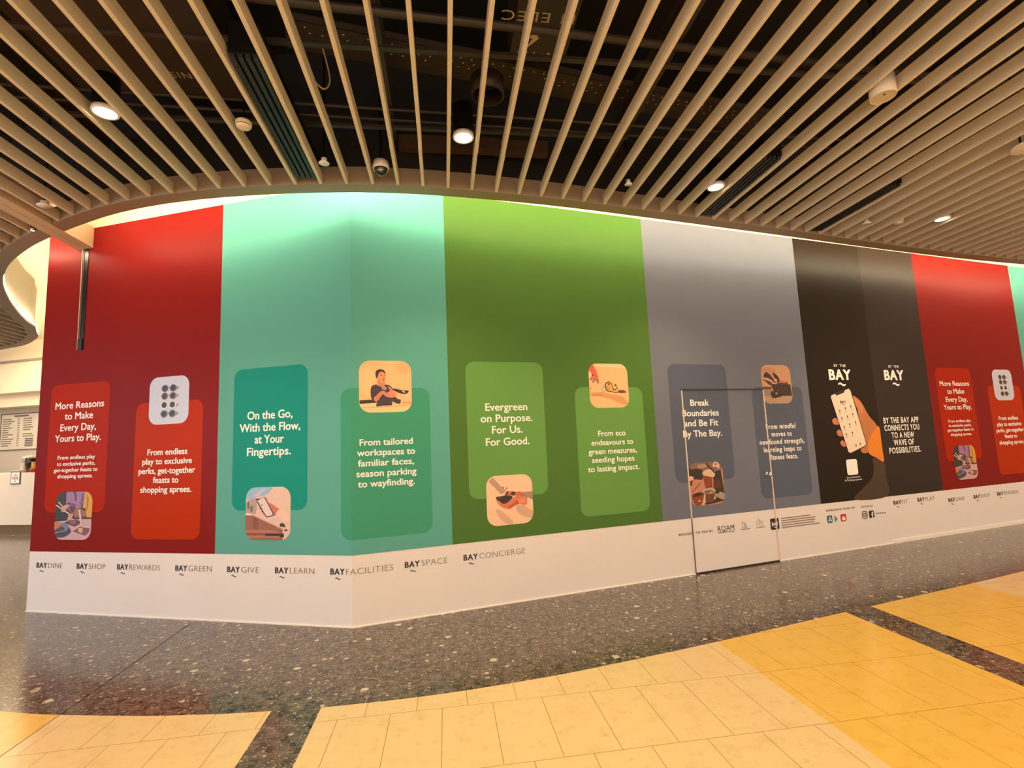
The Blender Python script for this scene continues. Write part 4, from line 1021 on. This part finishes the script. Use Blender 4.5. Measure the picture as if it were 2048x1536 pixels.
for o0, o1, z0, z1 in ((-0.15, 0.15, 0, 0.004), (-0.15, -0.146, 0, 0.06), (0.146, 0.15, 0, 0.06)):
    p = [q + nrm*o + Vector((0, 0, z)) for q in (a, b) for o in (o0, o1) for z in (z0, z1)]
    vs = [bm.verts.new(q) for q in p]
    for q in ((0,1,5,4),(2,6,7,3),(0,2,3,1),(4,5,7,6),(1,3,7,5),(0,4,6,2)): bm.faces.new([vs[i] for i in q])
link('tray', bm, m_duct, e)
bm = bmesh.new(); L = (b-a).length; rr = random.Random(3)
for k in range(int(L/0.09)):
    for r in (-0.10, -0.05, 0.0):
        if rr.random() < 0.3: continue
        q = a + d*(0.05 + k*0.09 + (0.03 if r == -0.05 else 0)) + nrm*(r + 0.0)
        lathe(bm, [(0, -0.002), (0.008, 0.0)], (q.x, q.y, q.z), 8)
o = link('lit_hole_dots', bm, m_stencil, e); o['kind'] = 'stuff'  # pale painted dots stand in for light through the tray's holes
for x0, y0, x1, y1, z, r, lab in ((-5, 2.75, 6, 3.35, 4.36, 0.030, 'thin dark pipe crossing the void nearest the camera'), (-4, 3.85, 6.5, 4.2, 4.37, 0.014, 'thinnest dark conduit crossing the void near the soffit'), (-4.4, 3.98, 5.5, 4.3, 4.37, 0.014, 'dark conduit running beside the thinnest one near the soffit'), (-6, 1.6, 7, 2.1, 5.15, 0.06, 'thick dark pipe high in the void')):
    bm = bmesh.new(); tube(bm, [(x0, y0, z), ((x0+x1)/2, (y0+y1)/2, z+0.01), (x1, y1, z)], r, 10)
    single('service_pipe', bm, m_darkpipe, lab, 'pipe', 'pipes in the ceiling void', True)
for u, lab in ((-0.40, 'dark steel joist above the dome camera'), (1.72, 'dark steel joist above the green panel'), (-3.1, 'dark steel joist above the left red panel'), (4.0, 'dark steel joist above the blue-grey panel')):
    bm = bmesh.new(); box(bm, u-0.04, u+0.04, -4, inn_v(u)-0.05, 4.40, 4.415); box(bm, u-0.005, u+0.005, -4, inn_v(u)-0.05, 4.415, 4.60); box(bm, u-0.04, u+0.04, -4, inn_v(u)-0.05, 4.60, 4.615)
    single('steel_joist', bm, m_duct, lab, 'joist', 'steel joists in the ceiling void')
bm = bmesh.new(); box(bm, 0.55, 1.05, 4.42, 4.52, 4.32, 4.44); box(bm, -0.35, 0.55, 4.40, 4.50, 4.32, 4.44)
single('timber_noggin', bm, mat('raw_timber', (66, 46, 28), 0.7, noise=0.1, scale=20), 'raw timber batten above the slats behind the middle downlight', 'batten')
bm = bmesh.new(); tube(bm, catmull([(-1.02, 3.62, 4.70), (-0.98, 3.60, 4.45), (-0.90, 3.62, 4.34), (-0.83, 3.66, 4.30), (-0.80, 3.70, 4.42), (-0.86, 3.72, 4.70)], sub=6), 0.006, 6)
single('loose_cable', bm, m_stencil, 'pale looped cable hanging in the void above the left slats', 'cable', smooth=True)

# ------------------------------------------------------------------ the cafe behind the left end of the hoarding
T = Vector((0.93414, -0.35690, 0)); N = Vector((-0.35690, -0.93414, 0))
C0 = Vector((-9.706, 13.178, 0))            # foot of the counter
def cafe_box(bm, t0, t1, d0, d1, z0, z1, mi=0):
    """t along the counter, d behind its front"""
    p = [C0 + T*t - N*d + Vector((0, 0, z)) for t in (t0, t1) for d in (d0, d1) for z in (z0, z1)]
    v = [bm.verts.new(q) for q in p]
    for q in ((0,1,5,4),(2,6,7,3),(0,2,3,1),(4,5,7,6),(1,3,7,5),(0,4,6,2)): bm.faces.new([v[i] for i in q]).material_index = mi
    bmesh.ops.recalc_face_normals(bm, faces=bm.faces)
e = empty('cafe_counter', C0, 'white cafe counter with dark plinth beyond the left end of the wall', 'counter')
bm = bmesh.new(); cafe_box(bm, -5, 2.6, 0, 0.7, 0.19, 1.365); link('body', bm, mat('counter_white', (236, 226, 212), 0.35, noise=0.02), e)
bm = bmesh.new(); cafe_box(bm, -5, 2.6, 0.06, 0.66, 0, 0.19); link('plinth', bm, mat('counter_plinth', (120, 100, 66), 0.35), e)
BD = 2.0
structure_bm = bmesh.new(); cafe_box(structure_bm, -9, 5, BD, BD+0.15, 0, 4.9); structure('wall_back', structure_bm, mat('cafe_wall', (196, 186, 172), 0.6, noise=0.04))
def hoz(x, k=1.0): return x
bm = bmesh.new(); cafe_box(bm, -9, 5, BD-0.45, BD-0.002, 3.15, 3.49); structure('trim_2', bm, m_cream)['label'] = 'lower cream bulkhead step over the cafe'
bm = bmesh.new(); cafe_box(bm, -9, 5, BD-0.75, BD-0.004, 3.49, 4.31); structure('trim_3', bm, m_cream)['label'] = 'tall cream bulkhead over the cafe'
bm = bmesh.new(); cafe_box(bm, -9, 5, BD-0.80, BD-0.006, 4.31, 4.37); structure('trim_4', bm, mat('grey_rail', (150, 140, 126), 0.4))['label'] = 'grey metal edge rail on the cafe bulkhead'
bm = bmesh.new(); cafe_box(bm, -9, 5, BD-0.70, BD-0.008, 4.37, 4.9); structure('trim_5', bm, m_cream)['label'] = 'upper cream bulkhead over the cafe'
# menu board
t_m0, t_m1, z_m0, z_m1 = -3.99, -2.50, 1.96, 3.01
e = empty('menu_board', C0 + T*-3.2 - N*BD + Vector((0, 0, 1.8)), 'pale menu board with thin dark frame on the cafe wall', 'menu board')
bm = bmesh.new(); cafe_box(bm, t_m0, t_m1, BD-0.03, BD-0.001, z_m0, z_m1); link('board', bm, mat('menu_board_face', (212, 204, 188), 0.5), e)
bm = bmesh.new()
for a in ((t_m0, t_m1, z_m0, z_m0+0.022), (t_m0, t_m1, z_m1-0.022, z_m1), (t_m0, t_m0+0.022, z_m0, z_m1), (t_m1-0.022, t_m1, z_m0, z_m1)): cafe_box(bm, a[0], a[1], BD-0.04, BD-0.03, a[2], a[3])
link('frame', bm, mat('menu_frame', (96, 84, 70), 0.5), e)
bm = bmesh.new(); rr = random.Random(11)
cafe_box(bm, -3.48, -2.94, BD-0.034, BD-0.0305, z_m1-0.105, z_m1-0.055)
for k in range(13):
    z = z_m1 - 0.175 - k*0.063
    cafe_box(bm, -3.92, -3.92 + rr.uniform(0.22, 0.46), BD-0.034, BD-0.0305, z, z+0.026)
    cafe_box(bm, -3.34, -3.26, BD-0.034, BD-0.0305, z, z+0.022)
    if k < 9 and k != 6: cafe_box(bm, -3.12, -3.12 + rr.uniform(0.2, 0.42), BD-0.034, BD-0.0305, z, z+0.026)
for k in range(5): cafe_box(bm, -3.02, -2.72, BD-0.034, BD-0.0305, z_m0+0.09+k*0.050, z_m0+0.125+k*0.050)
link('menu_print', bm, mat('menu_ink', (116, 104, 92), 0.6), e)
# price sign hung on the counter front
zt = 1.365
e = empty('price_sign', C0 + T*-0.05 + N*0.01 + Vector((0, 0, 1.1)), 'small framed price sign hung on the counter front', 'sign')
bm = bmesh.new(); cafe_box(bm, -0.30, -0.01, -0.015, -0.001, 1.11, 1.40); link('frame', bm, mat('sign_frame', (96, 78, 60), 0.5), e)
bm = bmesh.new(); cafe_box(bm, -0.28, -0.03, -0.018, -0.015, 1.13, 1.38); link('sheet', bm, m_text, e)
bm = bmesh.new()
for z, a, b in ((1.31, -0.21, -0.10), (1.26, -0.25, -0.06), (1.225, -0.25, -0.06), (1.17, -0.19, -0.12)): cafe_box(bm, a, b, -0.020, -0.018, z, z+0.02)
link('print', bm, mat('sign_ink', (150, 110, 96), 0.6), e)
bm = bmesh.new(); cafe_box(bm, -0.30, -0.02, -0.012, 0.10, 1.40, 1.425); cafe_box(bm, -0.10, 0.02, 0.02, 0.05, 1.425, 1.60)
link('holder', bm, mat('sign_holder', (206, 196, 182), 0.35), e)
def jar(t, d, r, h, body, lid, label):
    p = C0 + T*t - N*d; e = empty('storage_jar', (p.x, p.y, zt), label, 'jar', 'jars on the cafe counter')
    bm = bmesh.new(); lathe(bm, [(0, 0), (r, 0), (r, h*0.78), (r*0.9, h*0.86), (0, h*0.86)], (p.x, p.y, zt), 20); link('body', bm, body, e, True)
    bm = bmesh.new(); lathe(bm, [(0, h*0.86), (r*0.95, h*0.86), (r*0.95, h), (0, h)], (p.x, p.y, zt), 20); link('lid', bm, lid, e, True)
m_lid = mat('jar_lid', (220, 216, 206), 0.3)
jar(-0.36, 0.30, 0.068, 0.37, mat('jar_olive', (150, 140, 104), 0.2), m_lid, 'pale olive jar with white lid, left on the counter')
jar(-0.165, 0.30, 0.115, 0.39, mat('jar_dark', (36, 26, 18), 0.2), m_lid, 'dark brown jar with white lid, right on the counter')
jar(0.10, 0.185, 0.055, 0.24, mat('jar_amber', (200, 160, 84), 0.3), mat('jar_amber_lid', (196, 156, 80), 0.3), 'small amber jar before the dark jar')
p = C0 + T*0.24 - N*0.07
e = empty('red_bowl', (p.x, p.y, zt), 'glossy red bowl on the counter edge by the wall', 'bowl')
bm = bmesh.new(); lathe(bm, [(0, 0), (0.035, 0), (0.06, 0.03), (0.068, 0.085), (0.062, 0.085), (0.055, 0.035), (0, 0.012)], (p.x, p.y, zt), 28); link('bowl', bm, mat('red_glaze', (190, 20, 26), 0.2), e, True)
